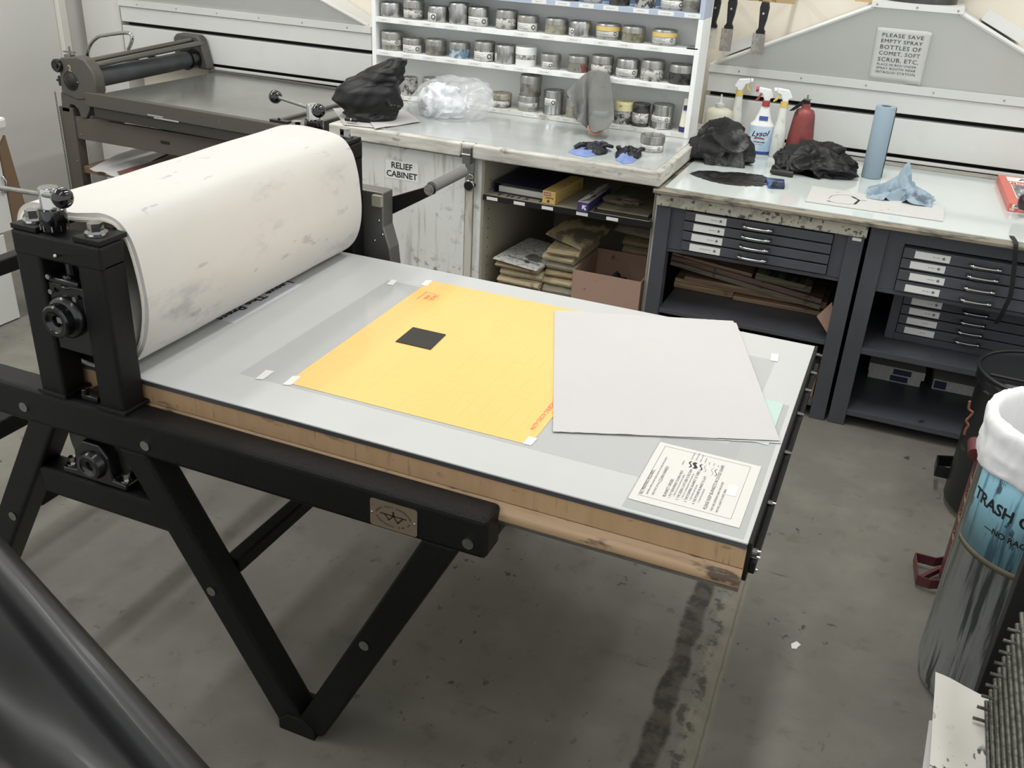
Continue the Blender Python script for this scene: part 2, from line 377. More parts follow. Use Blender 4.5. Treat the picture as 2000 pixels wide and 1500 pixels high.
    # little serifs: short foot strokes below capitals
b.build('lettering', M('grey_black_print', (52, 52, 52), .6), sg)
# ------------------------------------------------------------------ white counter with relief cabinet (cabinet unit + worktop)
DIRTYW = M('grimy_white_paint', (218, 218, 214), 0.5, layers=[dict(s=(3, 3, 2), lo=.5, hi=.8, c=(200, 199, 192), f=.7), dict(s=(26, 26, 2), lo=.54, hi=.66, c=(158, 154, 142), f=.6), dict(s=(30, 30, 30), lo=.54, hi=.66, c=(96, 92, 82), f=.75, m=((2, 2, 6), .48, .62)), dict(s=70, lo=.75, hi=.77, c=(50, 48, 44), f=.8)])
DIRTYE = M('grimy_counter_edge', (206, 204, 194), 0.45, layers=[dict(s=(5, 5, 40), lo=.4, hi=.7, c=(156, 154, 144), f=.85), dict(s=(22, 22, 40), lo=.54, hi=.64, c=(96, 92, 84), f=.75, m=((3, 3, 3), .4, .6))])
WTOP = M('smeared_glass_counter', (176, 180, 178), 0.16, coat=.3, layers=[dict(s=(2, 8, 2), lo=.4, hi=.8, c=(190, 193, 190), f=.7), dict(s=(6, 3, 6), lo=.62, hi=.75, c=(168, 172, 168), f=.6)])
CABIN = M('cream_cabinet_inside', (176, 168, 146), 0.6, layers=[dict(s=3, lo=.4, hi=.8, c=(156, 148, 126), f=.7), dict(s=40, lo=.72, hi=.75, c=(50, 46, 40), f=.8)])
cab = thing('white_cabinet', 'white paint-worn base cabinet with a locked door and an open shelf bay', 'cabinet', (-1.65, 4.3, 0))
b = MB(); b.box(-2.42, -2.39, 3.79, 4.80, 0, .890); b.box(-2.39, -1.72, 4.77, 4.80, 0, .890); b.box(-1.72, -1.685, 3.79, 4.80, 0, .890)
b.box(-.912, -.902, 3.85, 4.80, 0, .890); b.box(-1.685, -.919, 3.82, 4.77, .0, .03); b.box(-2.39, -1.72, 3.82, 4.77, 0, .06)
b.box(-2.42, -2.345, 3.785, 3.80, 0, .89)
b.build('carcass', DIRTYW, cab)
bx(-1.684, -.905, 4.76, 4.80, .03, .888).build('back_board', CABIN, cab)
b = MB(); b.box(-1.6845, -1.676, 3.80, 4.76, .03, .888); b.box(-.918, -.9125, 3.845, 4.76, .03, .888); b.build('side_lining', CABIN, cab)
ph = MB()
for i in range(16): ph.cyl((-1.676, 3.86, .10 + i * .045), (-1.6745, 3.86, .10 + i * .045), .003, 8)
ph.build('shelf_pin_hole', BLACKGAP, cab)
dr = bx(-2.335, -1.757, 3.775, 3.789, .05, .878).build('door', DIRTYW, cab, bevel=.002)
lb = bx(-2.157, -1.990, 3.7735, 3.775, .733, .816).build('label_sheet', PAPER, dr)
b = MB(); b.text('RELIEF', .039, face_at(-2.074, 3.773, .794), off=.0009); b.text('CABINET', .039, face_at(-2.074, 3.773, .754), off=.0009); b.build('lettering', INK, dr)
bx(-1.755, -1.722, 3.778, 3.789, .05, .889).build('door_stile', M('brown_stained_white', (196, 192, 180), .5, layers=[dict(s=(20, 20, 3), lo=.45, hi=.65, c=(120, 104, 84), f=.7)]), cab)
b = MB(); b.box(-1.750, -1.712, 3.722, 3.7755, .865, .935); b.box(-1.748, -1.714, 3.7695, 3.775, .80, .87)
b.cyl((-1.752, 3.722, .905), (-1.710, 3.722, .905), .006, 12); b.build('hasp', STEEL, cab, bevel=.001, smooth=40)
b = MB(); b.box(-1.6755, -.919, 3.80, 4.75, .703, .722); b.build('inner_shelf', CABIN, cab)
b = bx(-1.6755, -.903, 3.789, 3.7995, .700, .7225).build('shelf_front_edge', M('black_shelf_edge', (26, 26, 28), .4), cab)
st = MB()
for p in ((962, 386), (1015, 396), (1070, 404), (1138, 413), (1197, 423)):
    q = PY(p[0], p[1], 3.788); st.box(q.x - .028, q.x + .024, 3.7875, 3.789, .7045, .7185)
st.build('shelf_label', PAPER, b)
st = MB(); st.text('THIS IS', .05, TR((-1.50, 3.832, .7235)), off=.0004, sp=1.7); st.text('T', .05, TR((-1.24, 3.832, .7235)), off=.0004); st.build('handwriting', INK, cab)
# padlock
pl = thing('padlock', 'round combination padlock hanging from the hasp of the relief cabinet door', 'padlock', (-1.724, 3.755, .765))
b = MB(); b.cyl((-1.724, 3.742, .765), (-1.724, 3.765, .765), .026, 28); b.build('body', CHROME, pl, bevel=.003, smooth=40)
b = MB(); b.cyl((-1.724, 3.7385, .765), (-1.724, 3.7425, .765), .019, 24); b.build('dial', M('black_dial', (20, 20, 20), .3), pl)
b = MB(); b.tube([(-1.724 + .014 * math.cos(a), 3.756, .795 + .018 * math.sin(a)) for a in [R(t) for t in range(-20, 201, 20)]], .0035, 8); b.build('shackle', CHROME, pl, smooth=60)
# worktop
wt = thing('white_worktop', 'white counter top with grimy bullnose edge over the relief cabinet', 'worktop', (-1.65, 4.3, .891))
b = MB(); b.box(-2.425, -1.765, 3.730, 4.805, .8915, .950); b.box(-1.765, -1.705, 3.742, 4.805, .8915, .950); b.box(-1.705, -.877, 3.730, 4.805, .8915, .950)
b.build('slab', DIRTYE, wt, bevel=.006)
bx(-2.36, -.905, 3.765, 4.78, .950, .9522).build('glass_sheet', WTOP, wt, bevel=.001)
# ------------------------------------------------------------------ ink rack
YS = 4.40
RACKW = M('white_shelf_paint', (236, 237, 235), 0.42, layers=[dict(s=8, lo=.62, hi=.76, c=(214, 214, 209), f=.4)])
SMUDGE = M('ink_smudged_shelf_lip', (212, 212, 204), 0.45, layers=[dict(s=(12, 12, 30), lo=.56, hi=.66, c=(120, 118, 104), f=.7), dict(s=(60, 60, 60), lo=.68, hi=.72, c=(30, 30, 28), f=.8), dict(s=(6, 6, 14), lo=.70, hi=.74, c=(214, 208, 110), f=.7)])
BLUE = M('pale_blue_paint', (172, 186, 206), 0.45)
RK = thing('ink_shelf', 'white open shelf unit full of ink cans on the counter, its top shelf pale blue', 'shelf unit', (-1.755, 4.48, .953))
XL, XR = -2.585, -.928
b = MB(); b.box(XL, XL + .022, YS, 4.565, .953, 1.467); b.box(XR - .022, XR, YS, 4.565, .953, 1.467); b.box(XL, XR, 4.565, 4.575, .953, 1.80); b.build('frame', RACKW, RK, bevel=.001)
bx(XL, XL + .022, YS, 4.565, 1.4675, 1.80).build('blue_frame_side', BLUE, RK, bevel=.001); bx(XR - .022, XR, YS, 4.565, 1.4675, 1.80).build('blue_frame_side', BLUE, RK, bevel=.001)
bx(XL + .022, XR - .022, 4.555, 4.5645, 1.492, 1.80).build('blue_back_board', M('deep_blue_paint', (96, 120, 156), .5), RK)
SH = {}
for nm, z0, z1, mt, lab in (('bottom', .953, .975, SMUDGE, ''), ('second', 1.159, 1.1835, RACKW, ''), ('third', 1.3165, 1.341, RACKW, ''), ('blue', 1.468, 1.4917, BLUE, '')):
    SH[nm] = z1
    s_ = bx(XL + .0225, XR - .0225, YS, 4.564, z0, z1).build('shelf_board', mt, RK, bevel=.001)
    if nm == 'bottom': mks = [802 + 50 * i for i in range(3)] + [970, 1045, 1120, 1215, 1320]
    elif nm == 'second': mks = [752, 795, 838, 881, 927, 972, 1017, 1064, 1110, 1160, 1212, 1262, 1316]
    elif nm == 'third': mks = [750, 792, 836, 880, 927, 1018, 1069, 1123, 1177, 1224, 1283]
    else: mks = [1050, 1096, 1142, 1190, 1249, 1298, 1350]
    lm, pm = MB(), MB()
    for px in mks:
        x = PY(px, 50 if nm != 'second' else 130, YS).x; zc = (z0 + z1) / 2
        lm.box(x - .036, x + .036, YS - .0008, YS, zc - .009, zc + .009)
        w = random.uniform(.014, .022); k = int(w / .0028)
        for j in range(k):
            xx = x - w + 2 * w * j / k
            pm.box(xx, xx + random.uniform(.0016, .0034), YS - .0012, YS - .0008, zc - random.uniform(.0010, .0016), zc + random.uniform(.0010, .0018))
    ls = lm.build('shelf_label', PAPER, s_); pm.build('print', M('grey_print', (96, 96, 94), .6), s_)
# ------------------------------------------------------------------ cans
TIN = dict(
    tin=M('dull_tin', (176, 175, 170), .36, metal=.7, layers=[dict(s=(60, 60, 8), lo=.45, hi=.75, c=(110, 109, 104), f=.7), dict(s=18, lo=.6, hi=.7, c=(84, 82, 76), f=.6)]),
    bright=M('bright_tin', (198, 198, 196), .30, metal=.95, layers=[dict(s=(90, 90, 10), lo=.4, hi=.7, c=(120, 119, 116), f=.8)]),
    grimy=M('grimy_tin', (150, 148, 140), .5, metal=.5, layers=[dict(s=30, lo=.45, hi=.65, c=(76, 74, 66), f=.8), dict(s=60, lo=.62, hi=.68, c=(190, 188, 178), f=.6)]),
    green=M('green_smeared_tin', (140, 140, 124), .5, metal=.3, layers=[dict(s=26, lo=.48, hi=.62, c=(104, 106, 66), f=.9), dict(s=40, lo=.6, hi=.66, c=(172, 170, 96), f=.8)]),
    tan=M('tan_smeared_tin', (168, 164, 148), .5, metal=.3, layers=[dict(s=30, lo=.48, hi=.62, c=(128, 124, 104), f=.8)]),
    blue=M('blue_smeared_tin', (190, 198, 202), .5, metal=.1, layers=[dict(s=36, lo=.46, hi=.56, c=(86, 128, 156), f=.9), dict(s=50, lo=.6, hi=.66, c=(58, 70, 80), f=.9)]),
    red=M('red_scratched_tin', (142, 138, 130), .5, metal=.4, layers=[dict(s=(34, 34, 20), lo=.58, hi=.62, c=(156, 62, 50), f=.9), dict(s=22, lo=.6, hi=.7, c=(90, 88, 82), f=.7)]),
    dark=M('dark_ink_tin', (84, 83, 80), .45, metal=.5, layers=[dict(s=26, lo=.5, hi=.62, c=(40, 40, 38), f=.9), dict(s=44, lo=.64, hi=.68, c=(160, 160, 156), f=.5)]),
    white=M('white_plastic_jar', (232, 232, 228), .35),
    cream=M('cream_enamel', (222, 212, 150), .4, layers=[dict(s=50, lo=.6, hi=.66, c=(90, 84, 60), f=.8)]),
    blackmess=M('black_splattered_label', (176, 174, 168), .5, layers=[dict(s=40, lo=.47, hi=.56, c=(40, 40, 40), f=.95), dict(s=80, lo=.6, hi=.64, c=(220, 220, 214), f=.7)]))
LAB = M('printed_can_label', (214, 214, 208), .5, layers=[dict(k='wavez', s=(1, 1, 60), lo=.72, hi=.82, c=(110, 110, 108), f=.55, m=((220, 220, 60), .48, .56)), dict(s=(60, 60, 60), lo=.6, hi=.68, c=(150, 148, 140), f=.6)])
LABM = M('ink_stained_can_label', (196, 195, 188), .5, layers=[dict(s=(70, 70, 70), lo=.5, hi=.6, c=(96, 94, 88), f=.8), dict(s=(30, 30, 30), lo=.6, hi=.68, c=(44, 42, 40), f=.8)])
YEL = M('yellow_band', (226, 192, 96), .45)
def can(l, r, top, bot, shelf, kind, label, lab=None, lid='lid', yb=False, stackz=None, group=None, front=None, z0=None, name='ink_can', cat='can', mark=None):
    z = z0 if z0 is not None else (stackz if stackz else SH[shelf] + .0008)
    yf = front if front is not None else YS + .006
    px = (l + r) / 2
    yc = yf + .05
    for _ in range(3):
        P = PY(px, bot - 6, yc); d = (Vector((P.x, yc, z)) - CC).length; rad = (r - l) / 2 * d / CF; yc = yf + rad
    x = PY(px, (top + bot) / 2, yc).x
    if z0 is None: x = min(max(x, XL + .0235 + rad), XR - .0235 - rad)
    lo, hi = .01, .3
    for _ in range(30):
        m = (lo + hi) / 2
        if pj((x, yc + rad, z + m))[1] > top: lo = m
        else: hi = m
    h = m
    t = thing(name, label, cat, (x, yc, z), group)
    mt = TIN[kind]; lm = TIN[lid] if lid in TIN else (TIN['tin'] if kind in ('tin', 'grimy', 'tan', 'green', 'blue', 'red', 'dark', 'blackmess') else mt)
    c = (x, yc, z)
    if lid == 'open':
        prof = [(0, 0), (rad * .94, 0), (rad * .96, .003), (rad * .96, h * .52), (rad, h * .54), (rad, h), (rad * .97, h + .001), (rad * .95, h - .002), (rad * .93, .006), (0, .006)]
        MB().lathe(prof, c, 36).build('body', TIN['tin'], t, smooth=35)
    elif lid == 'paint':
        MB().lathe([(0, 0), (rad * .96, 0), (rad, .003), (rad * .97, .007), (rad * .97, h - .010), (rad, h - .006), (rad, h - .002), (rad * .96, h), (rad * .90, h - .004)], c, 36).build('body', mt, t, smooth=35)
        MB().lathe([(0, h - .006), (rad * .70, h - .006), (rad * .74, h - .003), (rad * .86, h - .003), (rad * .9, h - .0045)], c, 36).build('lid', TIN['tin'], t, smooth=35)
    else:
        lh = h * (.40 if h < .11 else .3)
        MB().lathe([(0, 0), (rad * .94, 0), (rad * .96, .003), (rad * .955, h - lh + .004)], c, 36).build('body', mt, t, smooth=35)
        MB().lathe([(rad * .957, h - lh), (rad, h - lh), (rad * 1.0, h - .010), (rad * .992, h - .005), (rad * .95, h), (rad * .88, h - .0005), (rad * .86, h - .003), (0, h - .0025)], c, 36).build('lid', lm, t, smooth=35)
    if yb: MB().lathe([(rad * 1.002, h - .028), (rad * 1.004, h - .028), (rad * 1.004, h - .010), (rad * 1.002, h - .010)], c, 36, close=True).build('yellow_band', YEL, t, smooth=35)
    if lab:
        a0, a1, f0, f1, lmn = lab   # angles in degrees (270 = facing the room), height fractions
        b_ = MB(); n = 14; rr = rad * .966 if lid not in ('paint',) else rad * .976
        b_.grid(lambda u, v: (x + rr * math.cos(R(a0 + (a1 - a0) * u)), yc + rr * math.sin(R(a0 + (a1 - a0) * u)), z + h * (f0 + (f1 - f0) * v)), n, 2)
        lo_ = b_.build('paper_label', LAB if lmn == 'clean' else LABM, t, smooth=60, solid=.0004)
        if lmn == 'clean' and mark != 0:
            # printed lines and a ring emblem at the right end of the label
            pr = MB(); rr2 = rr + .0005
            for k in range(3):
                zz = z + h * (f0 + (f1 - f0) * (.3 + .22 * k)); aa = a0 + (a1 - a0) * .12; ab = a0 + (a1 - a0) * (.62 - .1 * (k % 2))
                pr.grid(lambda u, v: (x + rr2 * math.cos(R(aa + (ab - aa) * u)), yc + rr2 * math.sin(R(aa + (ab - aa) * u)), zz + .0012 * v), 8, 2)
            ac = a0 + (a1 - a0) * .82; zc = z + h * (f0 + f1) / 2; q = h * (f1 - f0) * .30
            pr.add([(x + rr2 * math.cos(R(ac) + s1 * math.cos(tt) * q / rr), yc + rr2 * math.sin(R(ac) + s1 * math.cos(tt) * q / rr), zc + s1 * q * math.sin(tt)) for s1 in (.62, 1) for tt in [2 * math.pi * i / 16 for i in range(16)]],
                   [(i, (i + 1) % 16, 16 + (i + 1) % 16, 16 + i) for i in range(16)])
            pr.build('print', INK, lo_)
    return t, h, rad
F_ = (205, 335)
G3 = 'ink cans on the upper white shelf'; G2 = 'ink cans on the middle white shelf'; G1 = 'cans on the lowest shelf of the ink rack'; G4 = 'ink cans on the blue top shelf'
full = lambda f0, f1, k: (190, 350, f0, f1, k)
c3 = [
 ((743, 783.6, 3, 32), 'bright', 'shiny silver can with a white strip label, first on the upper white shelf', (196, 232, .05, .62, 'x')),
 ((789, 828, -2, 37), 'grimy', 'tall grey can with a torn stained label, second from left on the upper white shelf', full(.10, .5, 'x')),
 ((836.6, 877, 10, 41.6), 'bright', 'silver can with a half-wrapped white label handwritten in black, third on the upper white shelf', (196, 282, .03, .62, 'clean')),
 ((877.6, 917, 4, 46), 'bright', 'tallest shiny bare silver can on the upper white shelf', None),
 ((915.6, 956, 12, 51), 'bright', 'silver can with a white printed label and ring mark right of the tallest bare can', full(.05, .5, 'clean')),
 ((969.6, 1010, 17.6, 56.5), 'grimy', 'grimy can with dark-framed stained label and purple smudge on lid, middle of upper white shelf', full(.05, .62, 'x')),
 ((1011.6, 1052, 28, 61), 'tin', 'low grey can with a speckled white label, seventh on the upper white shelf', full(.02, .55, 'clean')),
 ((1065.4, 1108, 33.5, 68), 'tan', 'low can smeared with pale tan and yellow ink on the upper white shelf', None),
 ((1112, 1155.4, 39, 73.7), 'bright', 'silver can with a small square white label beside the tan-smeared can', (200, 255, .08, .55, 'clean')),
 ((1165.6, 1211, 43.5, 79), 'tin', 'ink can with yellow lid band, the left one of two on the upper white shelf', full(.22, .62, 'clean')),
 ((1215.5, 1259, 49, 84), 'green', 'can smeared with dark green ink between the two yellow-banded cans', None),
 ((1275, 1321, 55, 92), 'tin', 'ink can with yellow lid band, the right one of two near the rack end', full(.16, .58, 'clean'))]
for i, (px, k, lb_, lab) in enumerate(c3): can(*px, 'third', k, lb_, lab, yb=i in (9, 11), group=G3)
c2 = [
 ((743, 785, 58.6, 96.6), 'tin', 'large grey can with white band label, leftmost on the middle white shelf', full(.30, .62, 'clean')),
 ((787.6, 827, 71.6, 101.6), 'tin', 'low can with white printed label, second from left on the middle white shelf', full(.03, .55, 'clean')),
 ((832, 871.6, 74, 107.6), 'grimy', 'low grime-speckled grey can, third from left on the middle white shelf', None),
 ((878, 917.4, 79.6, 112.4), 'blue', 'low can smeared with light blue ink on the middle white shelf', None),
 ((926.6, 966.6, 78.4, 118), 'blackmess', 'can with a dark blue ink patch on its label, middle white shelf', full(.04, .5, 'clean')),
 ((967, 1007, 85, 123.6), 'bright', 'silver can with black ink stains touching the white plastic jar', (190, 240, .1, .6, 'x')),
 ((1007.6, 1047.4, 88, 130), 'white', 'white plastic jar with white screw lid on the middle white shelf', full(.35, .66, 'x')),
 ((1057, 1095.4, 102.4, 133.6), 'tin', 'small dull grey can with a round emblem right of the white jar', (238, 300, .08, .5, 'clean')),
 ((1109.4, 1149.3, 106, 139.5), 'red', 'small can scratched with red marks on the middle white shelf', None),
 ((1155.4, 1197.4, 105.4, 145), 'grimy', 'can with stained white label right above the hanging grey rag', full(.04, .55, 'x')),
 ((1203.7, 1247.7, 111.5, 154), 'bright', 'silver can with a clean white label right of the hanging grey rag', full(.14, .50, 'clean')),
 ((1252.5, 1297, 114, 160.5), 'blackmess', 'tall can with a black-dripped cracked label, second from right on the middle white shelf', full(.08, .66, 'x')),
 ((1309, 1356, 122.4, 167.8), 'dark', 'wide dark grey ink can at the right end of the middle white shelf', None)]
for i, (px, k, lb_, lab) in enumerate(c2): can(*px, 'second', k, lb_, lab, lid='white' if k == 'white' else 'lid', group=G2)
c1 = [
 ((785.6, 815.4, 148, 186.4), 'blackmess', 'narrow grey-speckled tin right behind the black drawstring bag', None, 'paint'),
 ((826, 865, 149, 190), 'tin', 'grey can with a black and white label partly behind the clear plastic bag', (215, 290, .1, .55, 'x'), 'lid'),
 ((959.4, 999, 178, 212.6), 'grimy', 'low round can with stained label right of the clear plastic bag', full(.05, .5, 'x'), 'tan'),
 ((1062.4, 1101, 172.6, 224), 'bright', 'tall silver paint tin with a small black and orange label', (225, 300, .38, .68, 'clean'), 'paint'),
 ((1105.6, 1142, 188, 231), 'tan', 'pale green-tan can half hidden behind the hanging grey rag', None, 'lid'),
 ((1200, 1237, 194, 242.6), 'blackmess', 'ink-spattered jar with a cream yellow lid on the lowest shelf', None, 'cream'),
 ((1235.5, 1268.4, 199, 246), 'dark', 'narrow can fully spattered in black ink beside the cream-lidded jar', full(.15, .6, 'x'), 'paint'),
 ((1273, 1315, 200, 255), 'bright', 'tall silver can with a white paper strip near the right end of the lowest shelf', (200, 330, .30, .55, 'clean'), 'paint')]
for px, k, lb_, lab, lid in c1: can(*px, 'bottom', k, lb_, lab, lid=lid, group=G1)
t_, h_, r_ = can(1012.4, 1053, 182, 219, 'bottom', 'tin', 'lower can of the stacked pair, grey with a white label strip and ring emblem', full(.28, .60, 'clean'), group=G1)
can(1016.4, 1057.4, 143.4, 184, 'bottom', 'grimy', 'upper can of the stacked pair, grey-brown and dented', None, stackz=SH['bottom'] + h_ + .0016, group=G1)
c4 = [((1050, 1085, -40, -4), 'tin'), ((1098, 1134, -36, -1), 'dark'), ((1144, 1179, -32, 4), 'tin'), ((1196, 1233, -28, 8), 'dark'), ((1246, 1283, -24, 13), 'blackmess'), ((1297, 1341, -20, 18), 'tin'), ((1356, 1392, -14, 25), 'grimy')]
d4 = ['bottom edge of a grey can on the blue shelf, leftmost of those in view', 'dark can at the top edge of the picture, second on the blue shelf', 'grey can on the blue shelf cut by the top edge, third from left', 'dark grey ink can on the blue shelf, fourth from left', 'black-spattered can with pale label on the blue shelf', 'grey can with black label print and a ring emblem on the blue shelf', 'ribbed grey can at the right end of the blue shelf']
for (px, k), lb_ in zip(c4, d4): can(px[0] - 4, px[1] - 2, px[2], px[3], 'blue', k, lb_, full(.1, .5, 'clean') if k == 'tin' else None, group=G4)
# open tin on the counter
can(1250.7, 1297, 259, 300, 'x', 'tin', 'open empty grey ink tin with white label standing on the counter near two gloves', full(.08, .44, 'clean'), lid='open', z0=.953, front=4.03, name='open_tin')
# tube standing on its blue cap
t = thing('lotion_tube', 'cream squeeze tube standing on its dark blue cap at the lowest shelf\'s right end', 'tube', PY(1337, 250, YS + .04))
q = PY(1335, 248, YS + .04); q.z = SH['bottom']; t.location = q; WL[t.name] = q.copy()
MB().lathe([(0, .0005), (.021, .0005), (.021, .024), (0, .024)], q, 24).build('cap', M('navy_plastic', (46, 52, 116), .3), t, smooth=35)
b = MB(); b.grid(lambda u, v: (q.x + .010 * v + (.021) * math.cos(2 * math.pi * u), q.y + .020 * (1 - .93 * v) * math.sin(2 * math.pi * u), q.z + .024 + .125 * v), 24, 8, cu=True); b.add([(q.x + .021 * math.cos(2 * math.pi * i / 24), q.y + .02 * math.sin(2 * math.pi * i / 24), q.z + .0245) for i in range(24)], [tuple(range(24))]); b.build('squeeze_body', M('cream_plastic', (226, 222, 198), .35), t, smooth=60)
b = MB(); b.box(q.x - .008, q.x + .022, q.y - .0145, q.y - .0125, q.z + .098, q.z + .120, ); b.build('print_block', M('navy_print', (44, 52, 98), .4), t)
# razor scraper on the shelf
q = PZ(1351, 98, SH['third'] + .001); t = thing('razor_scraper', 'small flat razor blade holder lying at the right end of the upper white shelf', 'scraper', (q.x, q.y, SH['third']))
bx(q.x - .028, q.x + .024, 4.402, 4.445, SH['third'] + .0008, SH['third'] + .010).build('blade_holder', STEEL, t, bevel=.003)
bx(q.x - .030, q.x + .020, 4.400, 4.4035, SH['third'] + .001, SH['third'] + .006).build('blade', BLACKGAP, t)
# ------------------------------------------------------------------ etching press
PR = thing('etching_press', 'large black etching press with a long pale grey bed on slanted tube legs', 'printing press', (-1.64, 2.0, 0))
NY0, NY1, FY0, FY1 = 1.43, 1.506, 2.508, 2.584
BH0, BH1 = .706, .803
def side(y0, y1, near):
    s = -1 if near else 1
    yo = y0 if near else y1     # outer face
    XC = -1.64
    bm_ = bx(-2.68, -.598, y0, y1, BH0, BH1).build('side_beam', PRESSBLK, PR, bevel=.012, seg=3)
    bm_['label'] = 'black side beam ' + ('nearest the camera' if near else 'on the far side')
    hw = .0425
    def leg(xt, xb):
        b = MB(); b.prism([(xt - hw, BH0 + .01), (xt + hw, BH0 + .01), (xb + hw, .012), (xb - hw, .012)], 'y', y0 + .001, y1 - .001)
        return b.build('leg', PRESSBLK, PR, bevel=.010, seg=3)
    leg(-1.505, -1.100); leg(-.698, -1.060)
    leg(2 * XC + 1.505, 2 * XC + 1.100); leg(2 * XC + .698, 2 * XC + 1.060)
    for xf in (-1.085, 2 * XC + 1.085):
        b = MB(); b.prism([(xf - .055, 0), (xf + .05, 0), (xf + .05, .028), (xf + .02, .055), (xf - .03, .055), (xf - .055, .03)], 'y', y0 - .004, y1 + .012)
        b.build('foot', PRESSBLK, PR, bevel=.003)
    bx(-1.822, -1.415, y0 + .004, y1 - .002, .502, .578).build('lower_crossbeam', PRESSBLK, PR, bevel=.010, seg=3)
    rv = MB()
    for x, z in ((-1.8225, .747), (-1.4552, .740), (-.637, .7376), (-1.9468, .389), (-1.3107, .371), (-.8865, .3695), (-2.643, .738), (-2.39, .37)):
        rv.cyl((x, yo, z), (x, yo + s * .002, z), .0125, 20)
    for k in range(0): pass
    rv.build('rivet_cap', STEEL, PR, smooth=40)
    # upright frame
    DX = 0 if near else -.05
    fr = MB()
    for (xa, xb_) in ((-1.757, -1.684), (-1.580, -1.507)): fr.box(xa + DX, xb_ + DX, y0 + .005, y1 - .002, BH1, 1.165)
    o = fr.build('post', PRESSBLK, PR, bevel=.008, seg=3)
    fl = MB()
    for (xa, xb_) in ((-1.757, -1.684), (-1.580, -1.507)): fl.box(xa - .006 + DX, xb_ + .006 + DX, y0, y1 + .004, BH1, BH1 + .010)
    fl.build('post_flange', PRESSBLK, PR, bevel=.002)
    bx(-1.757 + DX, -1.507 + DX, y0 + .004, y1 - .001, 1.148, 1.204).build('top_crossbar', PRESSBLK, PR, bevel=.006)
    # bearing block, hub, adjuster inside the window
    ym = (y0 + y1) / 2
    b = MB(); b.box(-1.683, -1.581, ym - .025, ym + .02, .93, 1.095); b.box(-1.675, -1.59, ym - .03, ym + .02, 1.095, 1.108)
    b.cyl((-1.632, ym, 1.10), (-1.632, ym, 1.15), .013, 16)
    hexbolt(b, (-1.632, ym - .012, 1.085), .014, .03)
    b.build('bearing_block', BLKSTEEL, PR, bevel=.004, smooth=40)
    b = MB(); T_ = Matrix.Translation((-1.635, yo + s * .03, 1.02)) @ Matrix.Rotation(R(90) * (1 if near else -1), 4, 'X')
    b.lathe([(0, -.02), (.012, -.02), (.014, -.008), (.023, -.004), (.026, 0), (.034, 0), (.038, -.004), (.039, -.022), (.045, -.026), (.050, -.032), (.050, -.05), (0, -.05)], (0, 0, 0), 36, T=T_)
    b.build('shaft_hub', BLKSTEEL, PR, smooth=40)
    MB().cyl((-1.635, yo + s * .012, 1.02), (-1.635, yo + s * .016, 1.02), .010, 4).build('shaft_socket', STEEL, PR)
    sb = MB()
    for x, z in ((-1.668, 1.11), (-1.668, 1.075), (-1.668, 1.035), (-1.60, 1.07)):
        sb.cyl((x, ym - .03, z), (x, ym - .036, z), .006, 10)
    sb.build('small_bolt', STEEL, PR, smooth=40)
    if near:
        b = MB(); b.cyl((-1.62, y0 + .005, 1.17), (-1.62, y0 - .008, 1.17), .004, 10); b.ball((-1.62, y0 - .009, 1.17), .005, 10); b.build('grease_nipple', CHROME, PR, smooth=60)
    # lower roller pillow block and hub
    b = MB(); b.prism([(-1.745, .580), (-1.545, .580), (-1.545, .596), (-1.585, .60), (-1.59, .66), (-1.615, .69), (-1.665, .69), (-1.695, .66), (-1.70, .60), (-1.745, .596)], 'y', y0 + .012, y1 - .01)
    b.build('pillow_block', BLKSTEEL, PR, bevel=.004)
    b = MB(); T_ = Matrix.Translation((-1.640, yo - s * .002, .632)) @ Matrix.Rotation(R(90) * (1 if near else -1), 4, 'X')
    b.lathe([(0, -.004), (.010, -.004), (.012, .002), (.022, .004), (.026, .008), (.033, .006), (.036, 0), (.040, -.01), (.044, -.02), (.044, -.03), (0, -.03)], (0, 0, 0), 36, T=T_)
    b.build('lower_hub', BLKSTEEL, PR, smooth=40)
    for bxp in (-1.728, -1.560):
        b = MB(); hexbolt(b, (bxp, y0 + .03, .596), .0095, .022); b.build('hex_bolt', CHROME, PR, smooth=40)
    # stop clamp on the beam between the posts
    if near:
        b = MB(); b.box(-1.650, -1.600, 1.45, 1.50, BH1, BH1 + .014); b.cyl((-1.64, 1.455, BH1 + .014), (-1.64, 1.455, BH1 + .028), .008, 12); b.cyl((-1.615, 1.49, BH1 + .014), (-1.615, 1.49, BH1 + .03), .007, 12)
        b.build('bed_stop_clamp', BLKSTEEL, PR, bevel=.002, smooth=40)
    # pressure screw: black collar, chrome head, tommy bar with ball knobs
    sx, sy = (-1.660, 1.468) if near else (-1.708, 2.546)
    b = MB(); b.lathe([(.022, 1.204), (.0285, 1.222), (.0295, 1.24), (.0285, 1.257), (.0225, 1.259)], (sx, sy, 0), 32); b.build('screw_collar', PLASTBLK, PR, smooth=40)
    tk = MB()
    for a in range(0, 360, 36): tk.box(-.0012, .0012, -.0298, -.0270, 1.212, 1.224, T=Matrix.Translation((sx, sy, 0)) @ Matrix.Rotation(R(a), 4, 'Z'))
    tk.build('index_mark', STEEL, PR)
    MB().lathe([(0, 1.258), (.0215, 1.258), (.0215, 1.301), (.0195, 1.3035), (0, 1.3035)], (sx, sy, 0), 32).build('screw_head', CHROME, PR, smooth=40)
    c0 = Vector((sx, sy, 1.2855))
    if near: e0, e1 = PY(122, 386, 1.432), PY(-45, 360, 1.53)
    else: e0, e1 = Vector((-1.672, 2.52, 1.292)), Vector((-1.885, 2.60, 1.297))
    b = MB(); b.cyl(e0, e1, .0058, 16); b.build('tommy_bar', STEEL, PR, smooth=40)
    for e in (e0, e1): MB().ball(e, .0225 if near else .0215, 28).build('ball_knob', PLASTBLK, PR, smooth=80)
